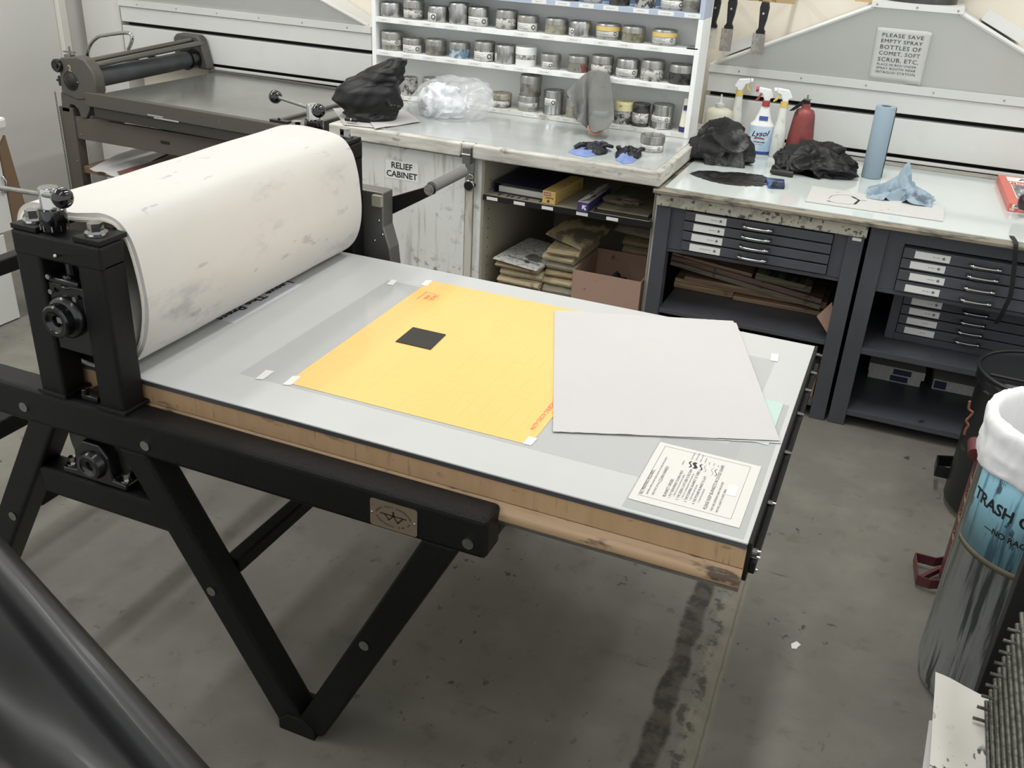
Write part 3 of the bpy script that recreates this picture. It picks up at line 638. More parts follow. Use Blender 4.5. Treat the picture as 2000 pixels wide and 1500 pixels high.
side(NY0, NY1, True); side(FY0, FY1, False)
# flat tie bars linking both frames over the roller, bolted at each end
for (xa, xb_) in ((-1.757, -1.684), (-1.582, -1.508)):
    bx(xa, xb_, 1.437, 1.519, 1.2045, 1.2165).build('top_plate', PRESSBLK, PR, bevel=.002)
    bx(xa - .05, xb_ - .05, 2.495, 2.578, 1.2045, 1.2165).build('top_plate', PRESSBLK, PR, bevel=.002)
    xm = (xa + xb_) / 2 - (.030 if xa > -1.6 else .02)
    bx(xm - .012, xm + .012, 1.506, 2.508, 1.182, 1.200).build('tie_bar', PRESSBLK, PR, bevel=.002)
    for yb in (1.470, 2.545):
        b = MB(); hexbolt(b, ((xa + xb_) / 2 - (.05 if yb > 2 else 0), yb, 1.217), .0165, .027); b.build('hex_bolt', CHROME, PR, smooth=30)
# rollers
b = MB(); b.cyl((-1.650, 1.5095, .9935), (-1.650, 2.492, .9935), .130, 72); b.cyl((-1.65, 1.47, .9935), (-1.65, 2.545, .9935), .03, 24)
b.build('upper_roller', M('ground_roller_steel', (172, 171, 166), .35, metal=.35), PR, smooth=40)
MB().lathe([(.03, 0), (.115, 0), (.122, .003), (.122, .004)], (0, 0, 0), 48, T=Matrix.Translation((-1.65, 1.5085, .9935)) @ Matrix.Rotation(R(90), 4, 'X')).build('roller_end_disc', BLKSTEEL, PR, smooth=40)
MB().cyl((-1.640, 1.475, .668), (-1.640, 2.54, .668), .100, 48).build('lower_roller', DKSTEEL, PR, smooth=40)
# cross tubes between the two sides
for x, z, w in ((-1.300, .405, .021), (-1.9468, .40, .021), (-2.39, .37, .03), (-.627, .745, .026), (-2.643, .745, .026)):
    bx(x - w, x + w, NY1 - .002, FY0 + .002, z - w, z + w).build('cross_tube', PRESSBLK, PR, bevel=.006)
# bed
bed = bx(-1.80, -.108, 1.514, 2.500, .800, .8475).build('bed_core', WOODCORE, PR, bevel=.001)
bx(-1.80, -.108, 1.512, 2.502, .8562, .8605).build('bed_plate', BED, PR, bevel=.0015)['label'] = 'pale grey bed surface'
bx(-1.80, -.1085, 1.5115, 2.5025, .8468, .8560).build('edge_strip', BEDEDGE, PR)
b = MB()
for sgn, y in ((-1, 1.514), (1, 2.500)):
    o = lambda q: y + sgn * q
    b.prism([(o(-.05), .770), (o(.022), .768), (o(.025), .775), (o(.022), .785), (o(.019), .789), (o(.005), .794), (o(.001), .799), (o(-.05), .7995)], 'x', -1.80, -.108)
b.build('bed_rail', WOODRAIL, PR, smooth=50)
b = MB()
for y0_, y1_ in ((1.488, 1.53), (2.484, 2.526)): b.box(-1.80, -.108, y0_, y1_, .7640, .7695)
b.build('rail_strip', STEEL, PR)
bx(-1.79, -.12, 1.56, 2.45, .765, .7995).build('bed_underside', WOODCORE, PR)
b = MB(); b.box(-.1075, -.100, 1.512, 2.503, .775, .862); b.box(-.100, -.088, 1.52, 2.495, .790, .815); b.build('bed_end_angle', PRESSBLK, PR, bevel=.002)
for y, z in ((1.53, .835), (1.535, .79), (1.70, .84), (1.93, .835), (2.13, .835), (2.27, .835), (2.38, .835), (2.48, .845), (1.54, .815)):
    b = MB(); b.cyl((-.0995, y, z), (-.090, y, z), .0065, 6); b.cyl((-.0995, y, z), (-.084, y, z), .0035, 10); b.build('end_bolt', CHROME, PR, smooth=30)
# gear housing, crank arm and grip on the far side
GH = M('satin_grey_housing', (120, 120, 116), .4, metal=.6)
b = MB(); b.prism([(-1.80, .72), (-1.46, .72), (-1.475, .86), (-1.497, .93), (-1.497, 1.043), (-1.80, 1.043)], 'y', 2.600, 2.665)
gh = b.build('gear_housing', GH, PR, bevel=.004)
b = MB()
for x, z in ((-1.513, .95), (-1.50, .905), (-1.53, .88)): b.ball((x, 2.6, z), .005, 10)
b.build('housing_screw', CHROME, gh, smooth=60)
bx(-1.53, -1.497, 2.585, 2.6005, 1.0, 1.035).build('housing_tab', M('pale_worn_steel', (180, 176, 160), .4, metal=.4), gh)
b = MB(); A = PY(738, 392, 2.675), PY(842, 362, 2.675), PY(850, 378, 2.675), PY(738, 432, 2.675)
b.prism([(-1.62, A[0].z - .09), (A[0].x, A[0].z), (A[1].x, A[1].z), (A[1].x + .012, A[1].z - .008), (A[2].x, A[2].z), (A[3].x, A[3].z), (-1.62, A[3].z - .09)], 'y', 2.668, 2.682)
b.build('crank_arm', PRESSBLK, PR, bevel=.002)
g0 = PY(843, 366, 2.684); b = MB(); b.cyl(g0, g0 + Vector((0, .235, 0)), .0185, 28); b.build('crank_grip', M('grey_foam_grip', (108, 108, 106), .6), PR, smooth=40)
b = MB(); hexbolt(b, PY(838, 371, 2.667), .012, .012, (0, -1, 0)); b.build('grip_bolt', STEEL, PR, smooth=30)
# maker's plate
PLATE = M('brushed_tan_plate', (146, 128, 102), .35, metal=.5)
def rrect(x0, x1, z0, z1, r, n=5):
    p = []
    for cx, cz, a0 in ((x1 - r, z0 + r, -90), (x1 - r, z1 - r, 0), (x0 + r, z1 - r, 90), (x0 + r, z0 + r, 180)):
        for i in range(n + 1): a = R(a0 + 90 * i / n); p.append((cx + r * math.cos(a), cz + r * math.sin(a)))
    return p
mp = MB().prism(rrect(-.862, -.752, .7155, .7815, .006), 'y', 1.4285, 1.43).build('maker_plate', PLATE, PR)
mcx, mcz = -.807, .7485
PINK = M('dark_brown_engraving', (46, 36, 30), .5)
b = MB()
def ell(string, a0, a1, rx, rz, size, top):
    n = len(string)
    for i, ch in enumerate(string):
        if ch == ' ': continue
        a = R(a0 + (a1 - a0) * (i + .5) / n)
        x = mcx + rx * math.cos(a); z = mcz + rz * math.sin(a)
        tx, tz = -rx * math.sin(a), rz * math.cos(a)
        if top: tx, tz = -tx, -tz
        rot = math.atan2(tz, tx)
        b.text(ch, size, face_at(x, 1.4281, z, rot), off=.0001)
ell('TAKACH PRESS CORPORATION', 172, 6, .040, .0235, .0056, True)
ell('ALBUQUERQUE, N.M. USA', 192, 345, .040, .0235, .0056, False)
def stroke(pts, w):
    for (x0, z0), (x1, z1) in zip(pts, pts[1:]):
        d = Vector((x1 - x0, z1 - z0)); L_ = d.length; d.normalize(); n = Vector((-d.y, d.x)) * w; e = d * w * .6
        P = [(x0 - e.x + n.x, z0 - e.y + n.y), (x1 + e.x + n.x, z1 + e.y + n.y), (x1 + e.x - n.x, z1 + e.y - n.y), (x0 - e.x - n.x, z0 - e.y - n.y)]
        b.add([(mcx + p[0], 1.4281, mcz + p[1]) for p in P], [(0, 1, 2, 3)])
stroke([(-.030, .003), (.030, .003)], .0014); stroke([(0, .0125), (0, .004)], .0024)
stroke([(-.020, .003), (-.0105, -.0095), (0, .003)], .0014); stroke([(0, .003), (.0105, -.0115), (.022, .002)], .0016)
b.build('engraved_lettering', PINK, mp)
b = MB(); b.ball((-.857, 1.4275, .7485), .0028, 12); b.ball((-.757, 1.4275, .7485), .0028, 12); b.build('plate_rivet', CHROME, mp, smooth=60)
# ------------------------------------------------------------------ felt blankets over the roller
FELT = M('off_white_felt', (197, 194, 188), .85, sheen=.2, bump=.12, bscale=600, bdetail=1, layers=[
    dict(s=(2, 2, 2), lo=.45, hi=.8, c=(188, 185, 178), f=.6), dict(s=(20, 7, 16), lo=.52, hi=.66, c=(132, 136, 142), f=.5, m=((2.4, 1.6, 3), .50, .64)), dict(s=(26, 9, 26), lo=.66, hi=.70, c=(110, 112, 118), f=.35)])
FELTE = M('felt_cut_edge', (240, 236, 222), .9, bump=.3, bscale=300)
BK = thing('felt_blanket', 'thick off-white felt press blankets folded over the roller of the black press', 'blanket', (-1.64, 2.0, .8635))
prof_n = [(-1.618, .8655), (-1.585, .8715), (-1.548, .890), (-1.512, .930), (-1.490, .985), (-1.480, 1.045), (-1.483, 1.11), (-1.493, 1.165), (-1.508, 1.207), (-1.535, 1.236), (-1.575, 1.245), (-1.62, 1.238), (-1.66, 1.232), (-1.70, 1.2325), (-1.74, 1.238), (-1.785, 1.236), (-1.825, 1.21), (-1.845, 1.15), (-1.85, 1.06), (-1.848, .98)]
def catm(P, t):
    n = len(P) - 1; f = min(t * n, n - 1e-6); i = int(f); u = f - i
    p0, p1, p2, p3 = P[max(i - 1, 0)], P[i], P[i + 1], P[min(i + 2, n)]
    return tuple(.5 * ((2 * p1[k]) + (-p0[k] + p2[k]) * u + (2 * p0[k] - 5 * p1[k] + 4 * p2[k] - p3[k]) * u * u + (-p0[k] + 3 * p1[k] - 3 * p2[k] + p3[k]) * u ** 3) for k in range(len(p1)))
prof_f = [(-1.615, .8655), (-1.590, .8690), (-1.560, .884), (-1.530, .920), (-1.513, .97), (-1.507, 1.03), (-1.512, 1.09), (-1.520, 1.14), (-1.535, 1.19), (-1.565, 1.225), (-1.61, 1.240), (-1.66, 1.246), (-1.70, 1.248), (-1.745, 1.246), (-1.79, 1.238), (-1.825, 1.222), (-1.845, 1.19), (-1.855, 1.12), (-1.855, 1.05), (-1.853, .98)]
def felt(off, y0, y1, th, nm, mt, t0=0, t1=1):
    b = MB(); nu, nv = 90, 30; pts = []
    def cl(u, v):
        t = t0 + (t1 - t0) * u
        a = catm(prof_n, t); c = catm(prof_f, t); w = v * v * (3 - 2 * v)
        return Vector((a[0] * (1 - w) + c[0] * w, 0, a[1] * (1 - w) + c[1] * w))
    for side_ in (0, 1):
        for i in range(nu):
            for j in range(nv):
                u = i / (nu - 1); v = j / (nv - 1)
                p = cl(u, v); e = .004; d = (cl(min(u + e, 1), v) - cl(max(u - e, 0), v)).normalized()
                n_ = Vector((d.z, 0, -d.x))     # outward
                q = p + n_ * (-(off + th * side_)) + Vector((0, y0 + (y1 - y0) * v, 0))
                if q.z < .8630 + .0002: q.z = .8632
                q += n_ * .0022 * noise.noise((u * 9, v * 5, off * 100))
                pts.append(q)
    fs = []
    N1 = nu * nv
    for i in range(nu - 1):
        for j in range(nv - 1):
            a = i * nv + j; q4 = (a, a + nv, a + nv + 1, a + 1)
            fs.append(q4); fs.append(tuple(k + N1 for k in q4)[::-1])
    bd = [i * nv for i in range(nu)] + [(nu - 1) * nv + j for j in range(1, nv)] + [i * nv + nv - 1 for i in range(nu - 2, -1, -1)] + [j for j in range(nv - 2, 0, -1)]
    for a, c in zip(bd, bd[1:] + bd[:1]): fs.append((a, a + N1, c + N1, c))
    b.add(pts, fs); return b.build(nm, mt, BK, smooth=45, bevel=0)
felt(0, 1.523, 2.487, .0095, 'outer_felt', FELT, .0)
felt(.0102, 1.520, 2.484, .0060, 'middle_felt', FELTE, .05, .98)
felt(.0170, 1.524, 2.48, .0030, 'inner_felt', FELTE, .09, .97)
# ------------------------------------------------------------------ things lying on the bed
ZB = .8606
FILM = M('clear_acetate', (205, 206, 205), .12, alpha=.30, coat=.3)
FILM2 = M('thin_clear_acetate', (188, 190, 188), .18, alpha=.22)
TAPE = M('white_masking_tape', (212, 212, 209), .6)
def slab(pts, z0, th, name, mat, label, cat, group=None, bevel=0):
    c = sum((Vector(p) for p in pts), Vector((0, 0))) / len(pts)
    o = MB().prism([tuple(p) for p in pts], 'z', z0, z0 + th).build(name, mat, None, origin=(c.x, c.y, z0), bevel=bevel); return tag(o, label, cat, group)
def P2(l, z): return [tuple(PZ(*p, z)[:2]) for p in l]
slab([(-1.34, 1.640), (-.19, 1.640), (-.19, 2.352), (-1.34, 2.352)], ZB + .0001, .0005, 'acetate_sheet', FILM, 'large clear acetate sheet lying on the grey press bed under the yellow sheet', 'plastic sheet')
slab([(-1.604, 1.872), (-1.535, 1.872), (-1.535, 2.194), (-1.604, 2.194)], ZB + .0001, .0006, 'plastic_strip', M('milky_plastic_strip', (206, 206, 212), .25), 'pale plastic strip with upside-down black lettering sticking out under the felt blanket', 'plastic strip')
b = MB(); b.text('Leave The Press', .050, TR((-1.585, 2.035, ZB + .0009), R(-90) + math.pi * 0), off=.0012)
ps = bpy.data.objects['plastic_strip']; b.build('lettering', INK, ps)
YELM = M('orange_yellow_masking_sheet', (236, 190, 112), .22, coat=.25, layers=[
    dict(s=(1.6, 1.6, 1), lo=.4, hi=.75, c=(238, 183, 104), f=.6),
    dict(k='wavex', s=(9, 1, 1), lo=.985, hi=1.0, c=(216, 160, 88), f=.4, m=((9, 9, 1), .42, .55)), dict(k='wavey', s=(1, 9, 1), lo=.985, hi=1.0, c=(216, 160, 88), f=.35, m=((12, 12, 1), .45, .6)),
    dict(s=(160, 6, 1), lo=.66, hi=.72, c=(206, 140, 76), f=.35, m=((4, 4, 1), .45, .6)),
    dict(s=(4, 90, 1), lo=.70, hi=.74, c=(220, 160, 88), f=.5), dict(s=(60, 60, 1), lo=.745, hi=.76, c=(96, 70, 44), f=.8)], sat=1.0)
ys = slab([(-1.216, 1.652), (-.6, 1.652), (-.6, 2.412), (-1.228, 2.412)], ZB + .0008, .0003, 'yellow_masking_sheet', YELM, 'orange-yellow gridded masking sheet taped to the grey press bed', 'plastic sheet')
RED = M('red_print', (226, 104, 78), .5)
b = MB(); b.text('HEIDELBERG KORD-62/94', .0150, TR((-.622, 1.800, ZB + .0013), R(-90)), align='CENTER', off=.0003); b.build('lettering', RED, ys)
b = MB(); b.text('BASE', .019, TR((-1.158, 2.292, ZB + .0013), R(-90)), off=.0004); b.text('LINE', .017, TR((-1.176, 2.290, ZB + .0013), R(-90)), off=.0004)
b.box(-1.196, -1.1935, 2.262, 2.322, ZB + .0011, ZB + .0013); b.box(-1.196, -1.150, 2.320, 2.3222, ZB + .0011, ZB + .0013); b.build('logo_print', RED, ys)
TP = [((755, 555), (765, 546), (776, 548), (767, 557), 'white tape at the far left corner of the clear acetate sheet'), ((498, 740), (520, 722), (536, 725), (514, 741), 'white tape at the near left corner of the clear acetate sheet'),
      ((551, 751), (572, 734), (588, 735), (568, 752), 'white tape at the near left corner of the yellow sheet'), ((821, 557), (832, 547), (845, 547), (835, 558), 'white tape at the far left corner of the yellow sheet'),
      ((1021, 866), (1033, 852), (1050, 856), (1037, 870), 'white tape at the near right corner of the yellow sheet'), ((1504, 704), (1507, 690), (1521, 692), (1519, 706), 'white tape square near the far right corner of the press bed')]
for *q, lb_ in TP:
    slab(P2(q, ZB + .0015), ZB + .0012, .0003, 'masking_tape', TAPE, lb_, 'tape', 'tape pieces on the press bed')
slab([(-1.1045, 1.974), (-1.003, 1.974), (-1.010, 2.0765), (-1.1085, 2.0765)], ZB + .0013, .0022, 'black_linoleum_square', M('black_linoleum', (30, 30, 28), .4, layers=[dict(s=20, lo=.5, hi=.8, c=(50, 50, 48), f=.5)]), 'small flat black square plate lying on the yellow sheet', 'printing plate', bevel=.0004)
# large white paper sheets
PAPW = M('soft_white_paper', (188, 186, 184), .75, bump=.25, bscale=26, bdetail=2, layers=[dict(s=2, lo=.4, hi=.8, c=(181, 179, 177), f=.5)])
def quad_sheet(c, z0, th, name, mat, label, amp, seed, rag=.0015, lift=None):
    tl, tr, br, bl = [Vector((*PZ(*p, z0)[:2], z0)) for p in c]
    cen_ = (tl + tr + br + bl) / 4
    def fn(u, v):
        p = (tl * (1 - u) + tr * u) * (1 - v) + (bl * (1 - u) + br * u) * v
        e = min(u, 1 - u, v, 1 - v)
        if e < .001: p += Vector((noise.noise((u * 40, v * 40, seed)), noise.noise((u * 40, v * 40, seed + 9)), 0)) * rag
        p.z += amp * (noise.noise((u * 3, v * 3, seed)) + .5) * (1 if e > .02 else .4) + amp * .35 * noise.noise((u * 11, v * 11, seed + 3))
        if lift: p.z += lift(u, v)
        p.z = max(p.z, z0 + th)
        return p
    o = MB().sheet(fn, 60, 60, th).build(name, mat, None, origin=cen_, smooth=50); return tag(o, label, 'paper', 'large white papers on the press bed')
quad_sheet([(1086, 606), (1432, 627), (1526, 866), (1082, 842)], ZB + .0015, .0004, 'printing_paper', PAPW, 'lower large white paper on the press bed, corners peeking from beneath the top sheet', .0012, 4)
quad_sheet([(1083, 607), (1438, 631), (1523, 861), (1080, 843)], ZB + .0036, .0005, 'printing_paper', PAPW, 'top large sheet of soft white printmaking paper lying on the right of the press bed', .0038, 1, lift=lambda u, v: .004 * math.exp(-((u - .45) ** 2 + (v - .45) ** 2) / .02) * abs(noise.noise((u * 40, v * 40, 2))))
# instruction sheet
sh = slab([(-.3515, 1.552), (-.1325, 1.552), (-.1325, 1.797), (-.3515, 1.797)], ZB + .0001, .0006, 'instruction_sheet', M('cream_laminated_paper', (204, 203, 197), .3, coat=.2), 'cream instruction sheet with sideways text about blankets, taped near the press bed corner', 'sheet')
sh.location.z = ZB + .0001 + .0006
WL[sh.name].z += .0006
b = MB()
def st_(x, y, s_, size, bold=-0.00003): # text rotated to read away from the camera
    b.text(s_, size, TR((x, y, ZB + .0016), R(90)), align='LEFT', off=bold)
for x, y, s_, sz in ((-.333, 1.578, 'ALL PRINTING REQUIRES...', .0088), (-.322, 1.583, 'DRAWING PAPER IS SHARP EDGES. NO INK ON SURROUND BLANKET', .0050), (-.311, 1.585, 'AND MOST OF ALL...', .0062), (-.3105, 1.640, 'CLEAN HANDS!', .0092),
                     (-.289, 1.590, 'BLANKET ORDER:', .0090), (-.279, 1.590, '1. PUT NEWSPRINT DOWN FIRST.', .0076), (-.2715, 1.600, 'IT PROTECTS NON-OILY DIRT FROM SEEPING', .0044), (-.263, 1.590, '2. THE SIZING CATCHER IS SECOND', .0078), (-.255, 1.600, 'IT PROTECTS OTHER BLANKETS FROM WATER SIZE', .0044),
                     (-.247, 1.590, '3. THE FORMING BLANKET IS THIRD.', .0078), (-.239, 1.600, 'IT HELPS PAPER SHAPE AROUND', .0044), (-.2305, 1.590, '4. THE PUSHER BLANKET IS LAST.', .0078), (-.222, 1.600, 'IT TAKES ROLLER PRESSURE', .0044),
                     (-.206, 1.583, 'PLEASE KEEP BLANKETS IN GOOD SHAPE', .0098), (-.193, 1.583, 'THEY ARE EXPENSIVE AND IF IN DOUBT', .0064), (-.1825, 1.583, 'WE STILL HAVE TO KEEP USING', .0064),
                     (-.285, 1.725, 'ORDER OF', .0042)): st_(x, y, s_, sz)
for i, s_ in enumerate(('4. PUSHER BLANKET', '3. FORMING BLANKET', '2. SIZING CATCHER', '1. NEWSPRINT', 'PAPER', 'PLATE', 'BED')): st_(-.272 + .0095 * i, 1.752, s_, .0038)
def ribbon(x, y0, y1, w, z=ZB + .0014):
    n = 12; P = []
    for i in range(n + 1):
        t = i / n; P.append((x + .003 * math.sin(2 * math.pi * t) * (w < 9), y0 + (y1 - y0) * t))
    for i in range(n): b.add([(P[i][0] - w, P[i][1], z), (P[i][0] + w, P[i][1], z), (P[i + 1][0] + w, P[i + 1][1], z), (P[i + 1][0] - w, P[i + 1][1], z)], [(0, 1, 2, 3)])
ribbon(-.270, 1.722, 1.748, .0018); ribbon(-.260, 1.722, 1.748, .0038); ribbon(-.247, 1.720, 1.747, .0016); ribbon(-.238, 1.718, 1.746, .0005); ribbon(-.222, 1.712, 1.742, .0004); ribbon(-.2145, 1.712, 1.742, .0008)
for x0, x1, y0, y1 in ((-.337, -.1525, 1.5735, 1.5740), (-.337, -.1525, 1.7840, 1.7845), (-.337, -.3364, 1.5735, 1.7845), (-.153, -.1525, 1.5735, 1.7845)): b.box(x0, x1, y0, y1, ZB + .0014, ZB + .0016)
b.build('lettering', INK, sh)
b = MB(); b.box(-.180, -.160, 1.655, 1.695, ZB + .0016, ZB + .0019); b.build('tape_patch', TAPE, sh)
slab([(-.185, 1.895), (-.134, 1.895), (-.134, 2.115), (-.178, 2.115)], ZB + .0008, .0005, 'green_card', M('pale_green_card', (176, 196, 188), .5), 'pale mint green card under the white papers at the right bed end', 'card')
slab([(-.355, 1.52), (-.118, 1.52), (-.118, 1.548), (-.12, 2.11), (-.215, 2.11), (-.215, 1.86), (-.355, 1.86)], ZB + .00005, .0003, 'acetate_overlay', FILM2, 'clear protective film around the instruction sheet on the bed corner', 'plastic sheet')
# ------------------------------------------------------------------ flat file cabinets
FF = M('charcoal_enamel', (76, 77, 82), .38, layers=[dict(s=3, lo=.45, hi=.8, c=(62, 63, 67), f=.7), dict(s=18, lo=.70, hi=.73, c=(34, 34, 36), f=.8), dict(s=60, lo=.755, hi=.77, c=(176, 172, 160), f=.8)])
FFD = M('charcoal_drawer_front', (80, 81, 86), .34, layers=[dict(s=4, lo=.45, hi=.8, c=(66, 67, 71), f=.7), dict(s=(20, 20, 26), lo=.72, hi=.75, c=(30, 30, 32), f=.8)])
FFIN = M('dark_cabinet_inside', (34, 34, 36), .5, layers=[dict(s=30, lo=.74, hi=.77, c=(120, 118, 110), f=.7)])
PLY = M('painty_plywood_edge', (142, 134, 114), .6, layers=[dict(s=(2, 4, 120), lo=.4, hi=.7, c=(96, 86, 68), f=.8), dict(s=(7, 9, 26), lo=.48, hi=.60, c=(58, 54, 46), f=.85)])
SPECK = M('speckled_dirty_trim', (186, 182, 166), .6, layers=[dict(s=22, lo=.48, hi=.62, c=(136, 130, 108), f=.6), dict(s=(46, 46, 46), lo=.57, hi=.62, c=(44, 42, 38), f=.85), dict(s=90, lo=.66, hi=.70, c=(110, 84, 60), f=.7)])
GLASST = M('pale_green_glass_top', (202, 209, 205), .10, coat=.5, layers=[dict(s=(3, 3, 3), lo=.45, hi=.8, c=(194, 202, 197), f=.6), dict(s=(40, 40, 40), lo=.74, hi=.78, c=(120, 130, 124), f=.6)])
def drawer(t, x0, x1, y, z0, z1, lx0, lx1, lz0, lz1, hx0, hx1, hz, star, idx, dk=False):
    d = bx(x0, x1, y - .006, y + .30, z0 + .001, z1 - .0015).build('drawer', FFD, t, bevel=.0015)
    l = bx(lx0, lx1, y - .0072, y - .0061, lz0, lz1).build('paper_label', PAPER, d)
    b = MB(); w = lx1 - lx0; zc = (lz0 + lz1) / 2; xs = lx0 + w * (.52 if star < 2 else .34); xe = lx0 + w * .74
    k = int((xe - xs) / .003)
    for j in range(k):
        if j % 4 == 3: continue
        b.box(xs + j * .003, xs + j * .003 + .002, y - .0077, y - .0072, zc - .0012, zc + .0013)
    if star:
        cx_ = lx0 + w * .82; P = []
        for i in range(10):
            r = .0085 if i % 2 == 0 else .0034; a = R(90 + 36 * i); P.append((cx_ + r * math.cos(a), zc + r * math.sin(a)))
        for i in range(10):
            p, q = P[i], P[(i + 1) % 10]; b.add([(cx_, y - .0077, zc), (p[0], y - .0077, p[1]), (q[0], y - .0077, q[1])], [(0, 1, 2)])
    b.build('print', M('grey_print', (96, 96, 94), .6), d)
    b = MB(); n = 14; pts = [(hx0, y - .004, hz)] + [(hx0 + (hx1 - hx0) * (.5 - .5 * math.cos(math.pi * i / n)), y - .006 - .028 * min(1, 2.2 * math.sin(math.pi * i / n)), hz - .004 * math.sin(math.pi * i / n)) for i in range(n + 1)] + [(hx1, y - .004, hz)]
    b.tube(pts, .0078, 10); b.build('pull_handle', CHROME, d, smooth=60)
    return d
fa = thing('flat_file_cabinet', 'charcoal flat file cabinet with stacked wood boards on its open shelf, left of the two', 'flat file cabinet', (-.48, 4.3, 0), 'flat file cabinets')
b = MB()
for xa, xb_ in ((-.889, -.829), (-.129, -.067)):
    b.box(xa, xb_, 3.788, 3.85, 0, .806); b.box(xa, xb_, 4.72, 4.78, 0, .80)
b.build('post', FF, fa, bevel=.002)
b = MB(); b.box(-.829, -.770, 3.800, 4.75, .622, .806); b.box(-.180, -.129, 3.800, 4.75, .622, .806); b.box(-.829, -.129, 3.800, 4.75, .611, .626)
b.build('drawer_housing', FF, fa, bevel=.001)
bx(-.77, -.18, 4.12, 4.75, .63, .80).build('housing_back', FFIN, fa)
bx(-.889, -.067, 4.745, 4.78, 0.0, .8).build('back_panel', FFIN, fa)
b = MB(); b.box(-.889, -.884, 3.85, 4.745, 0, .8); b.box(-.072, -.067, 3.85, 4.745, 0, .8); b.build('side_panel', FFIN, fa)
bx(-.893, -.062, 3.772, 4.70, .807, .862).build('speckled_trim', SPECK, fa, bevel=.003)
zs = [.7995, .7565, .7145, .6725, .6295]
for i in range(4):
    sh_ = -.0 - .004 * i
    drawer(fa, -.768, -.182, 3.792, zs[i + 1] + .003, zs[i] - .001, -.725 + sh_ * .6, -.598 + sh_ * .6, zs[i + 1] + .006, zs[i + 1] + .036, -.527 + sh_ * .2, -.413 + sh_ * .2, zs[i + 1] + .024, 2 if i == 3 else 1, i)
for z, nm in ((.337, .355), (.055, .073)):
    bx(-.828, -.13, 3.800, 4.74, z + .012, nm).build('shelf', FF, fa, bevel=.001)
    bx(-.828, -.13, 3.792, 3.7995, z, nm + .001).build('shelf_lip', FF, fa, bevel=.001)
bx(-.112, -.078, 3.7865, 3.788, .788, .800).build('barcode_sticker', PAPER, fa)
fb = thing('flat_file_cabinet', 'charcoal flat file cabinet with a second drawer stack set below, behind the trash can', 'flat file cabinet', (.4, 4.3, 0), 'flat file cabinets')
b = MB()
for xa, xb_ in ((-.052, .014), (.80, .866)):
    b.box(xa, xb_, 3.788, 3.85, 0, .860); b.box(xa, xb_, 4.72, 4.78, 0, .86)
b.build('post', FF, fb, bevel=.002)
b = MB(); b.box(.014, .078, 3.800, 4.75, .612, .862); b.box(.078, .80, 3.800, 4.75, .803, .862); b.box(.725, .80, 3.800, 4.75, .612, .803); b.box(.014, .80, 3.800, 4.75, .598, .612)
b.build('drawer_housing', FF, fb, bevel=.001)
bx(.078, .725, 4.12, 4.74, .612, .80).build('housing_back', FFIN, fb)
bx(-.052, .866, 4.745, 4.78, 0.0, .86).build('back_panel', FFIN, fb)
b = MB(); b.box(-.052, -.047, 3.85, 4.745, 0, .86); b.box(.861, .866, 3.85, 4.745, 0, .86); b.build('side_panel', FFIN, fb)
zs = [.7965, .752, .7085, .664, .6145]
for i in range(4):
    k = (0, .010, .0, .008)[i]
    drawer(fb, .080 + (0 if i % 2 == 0 else .0), .722, 3.790 + (0 if i % 2 == 0 else .006), zs[i + 1] + .002, zs[i] - .001, .1215 + (.0, -.008, .0, -.006)[i], .246 + (0, -.008, 0, -.006)[i], zs[i + 1] + .008, zs[i + 1] + .036, .317, .421, zs[i + 1] + .022, 1, i)
for z, nm in ((.331, .355), (.050, .073)):
    bx(.0145, .80, 3.800, 4.74, z + .012, nm).build('shelf', FF, fb, bevel=.001)
    bx(.0145, .80, 3.790, 3.7995, z, nm + .001).build('shelf_lip', FF, fb, bevel=.001)
# the inset second drawer stack
b = MB(); b.box(.088, .125, 3.955, 4.70, .356, .585); b.box(.66, .70, 3.955, 4.70, .356, .585); b.box(.125, .66, 3.955, 4.70, .356, .385); b.box(.125, .66, 3.955, 4.70, .556, .585); b.build('inset_drawer_case', FF, fb, bevel=.001)
zs = [.555, .512, .470, .428, .386]
for i in range(4): drawer(fb, .127, .658, 3.958, zs[i + 1] + .002, zs[i] - .001, .158, .272, zs[i + 1] + .007, zs[i + 1] + .034, .352, .442, zs[i + 1] + .022, 1 if i < 2 else 0, i)
sp = PY(1975, 470, 3.733)
# worktop
w2 = thing('glass_worktop', 'long plywood worktop with pale green glass top across the flat file cabinets', 'worktop', (.0, 4.27, .8635))
b = MB(); b.prism([(3.737, .8635), (4.805, .8635), (4.805, .882), (3.735, .882), (3.731, .878), (3.731, .867)], 'x', -.900, .90); b.build('plywood_slab', PLY, w2)
bx(-.862, .88, 3.770, 4.72, .8822, .8880).build('glass_sheet', GLASST, w2, bevel=.001)
bx(-.895, .89, 4.725, 4.80, .882, .8905).build('back_strip', M('worn_grey_strip', (150, 148, 138), .5, layers=[dict(s=(6, 6, 40), lo=.5, hi=.7, c=(90, 86, 76), f=.7)]), w2)
GT = .8882
# strap hanging over the front edge
b = MB()
pts = [(PZ(1976, 461, GT + .002)), PZ(1982, 470, GT + .003), PY(1984, 478, 3.724), PY(1981, 520, 3.722), PY(1974, 575, 3.722), PY(1963, 600, 3.724), PY(1955, 618, 3.73), PY(1945, 632, 3.74)]
def strapf(u, v):
    p = catm([tuple(q) for q in pts], u); return (p[0] + (v - .5) * .016, p[1], p[2])
b.grid(strapf, 40, 2); o = b.build('black_strap', M('black_webbing', (18, 18, 19), .6), None, origin=pts[0], solid=.0022); tag(o, 'thin black strap dangling over the worktop front edge in front of the right drawers', 'strap')
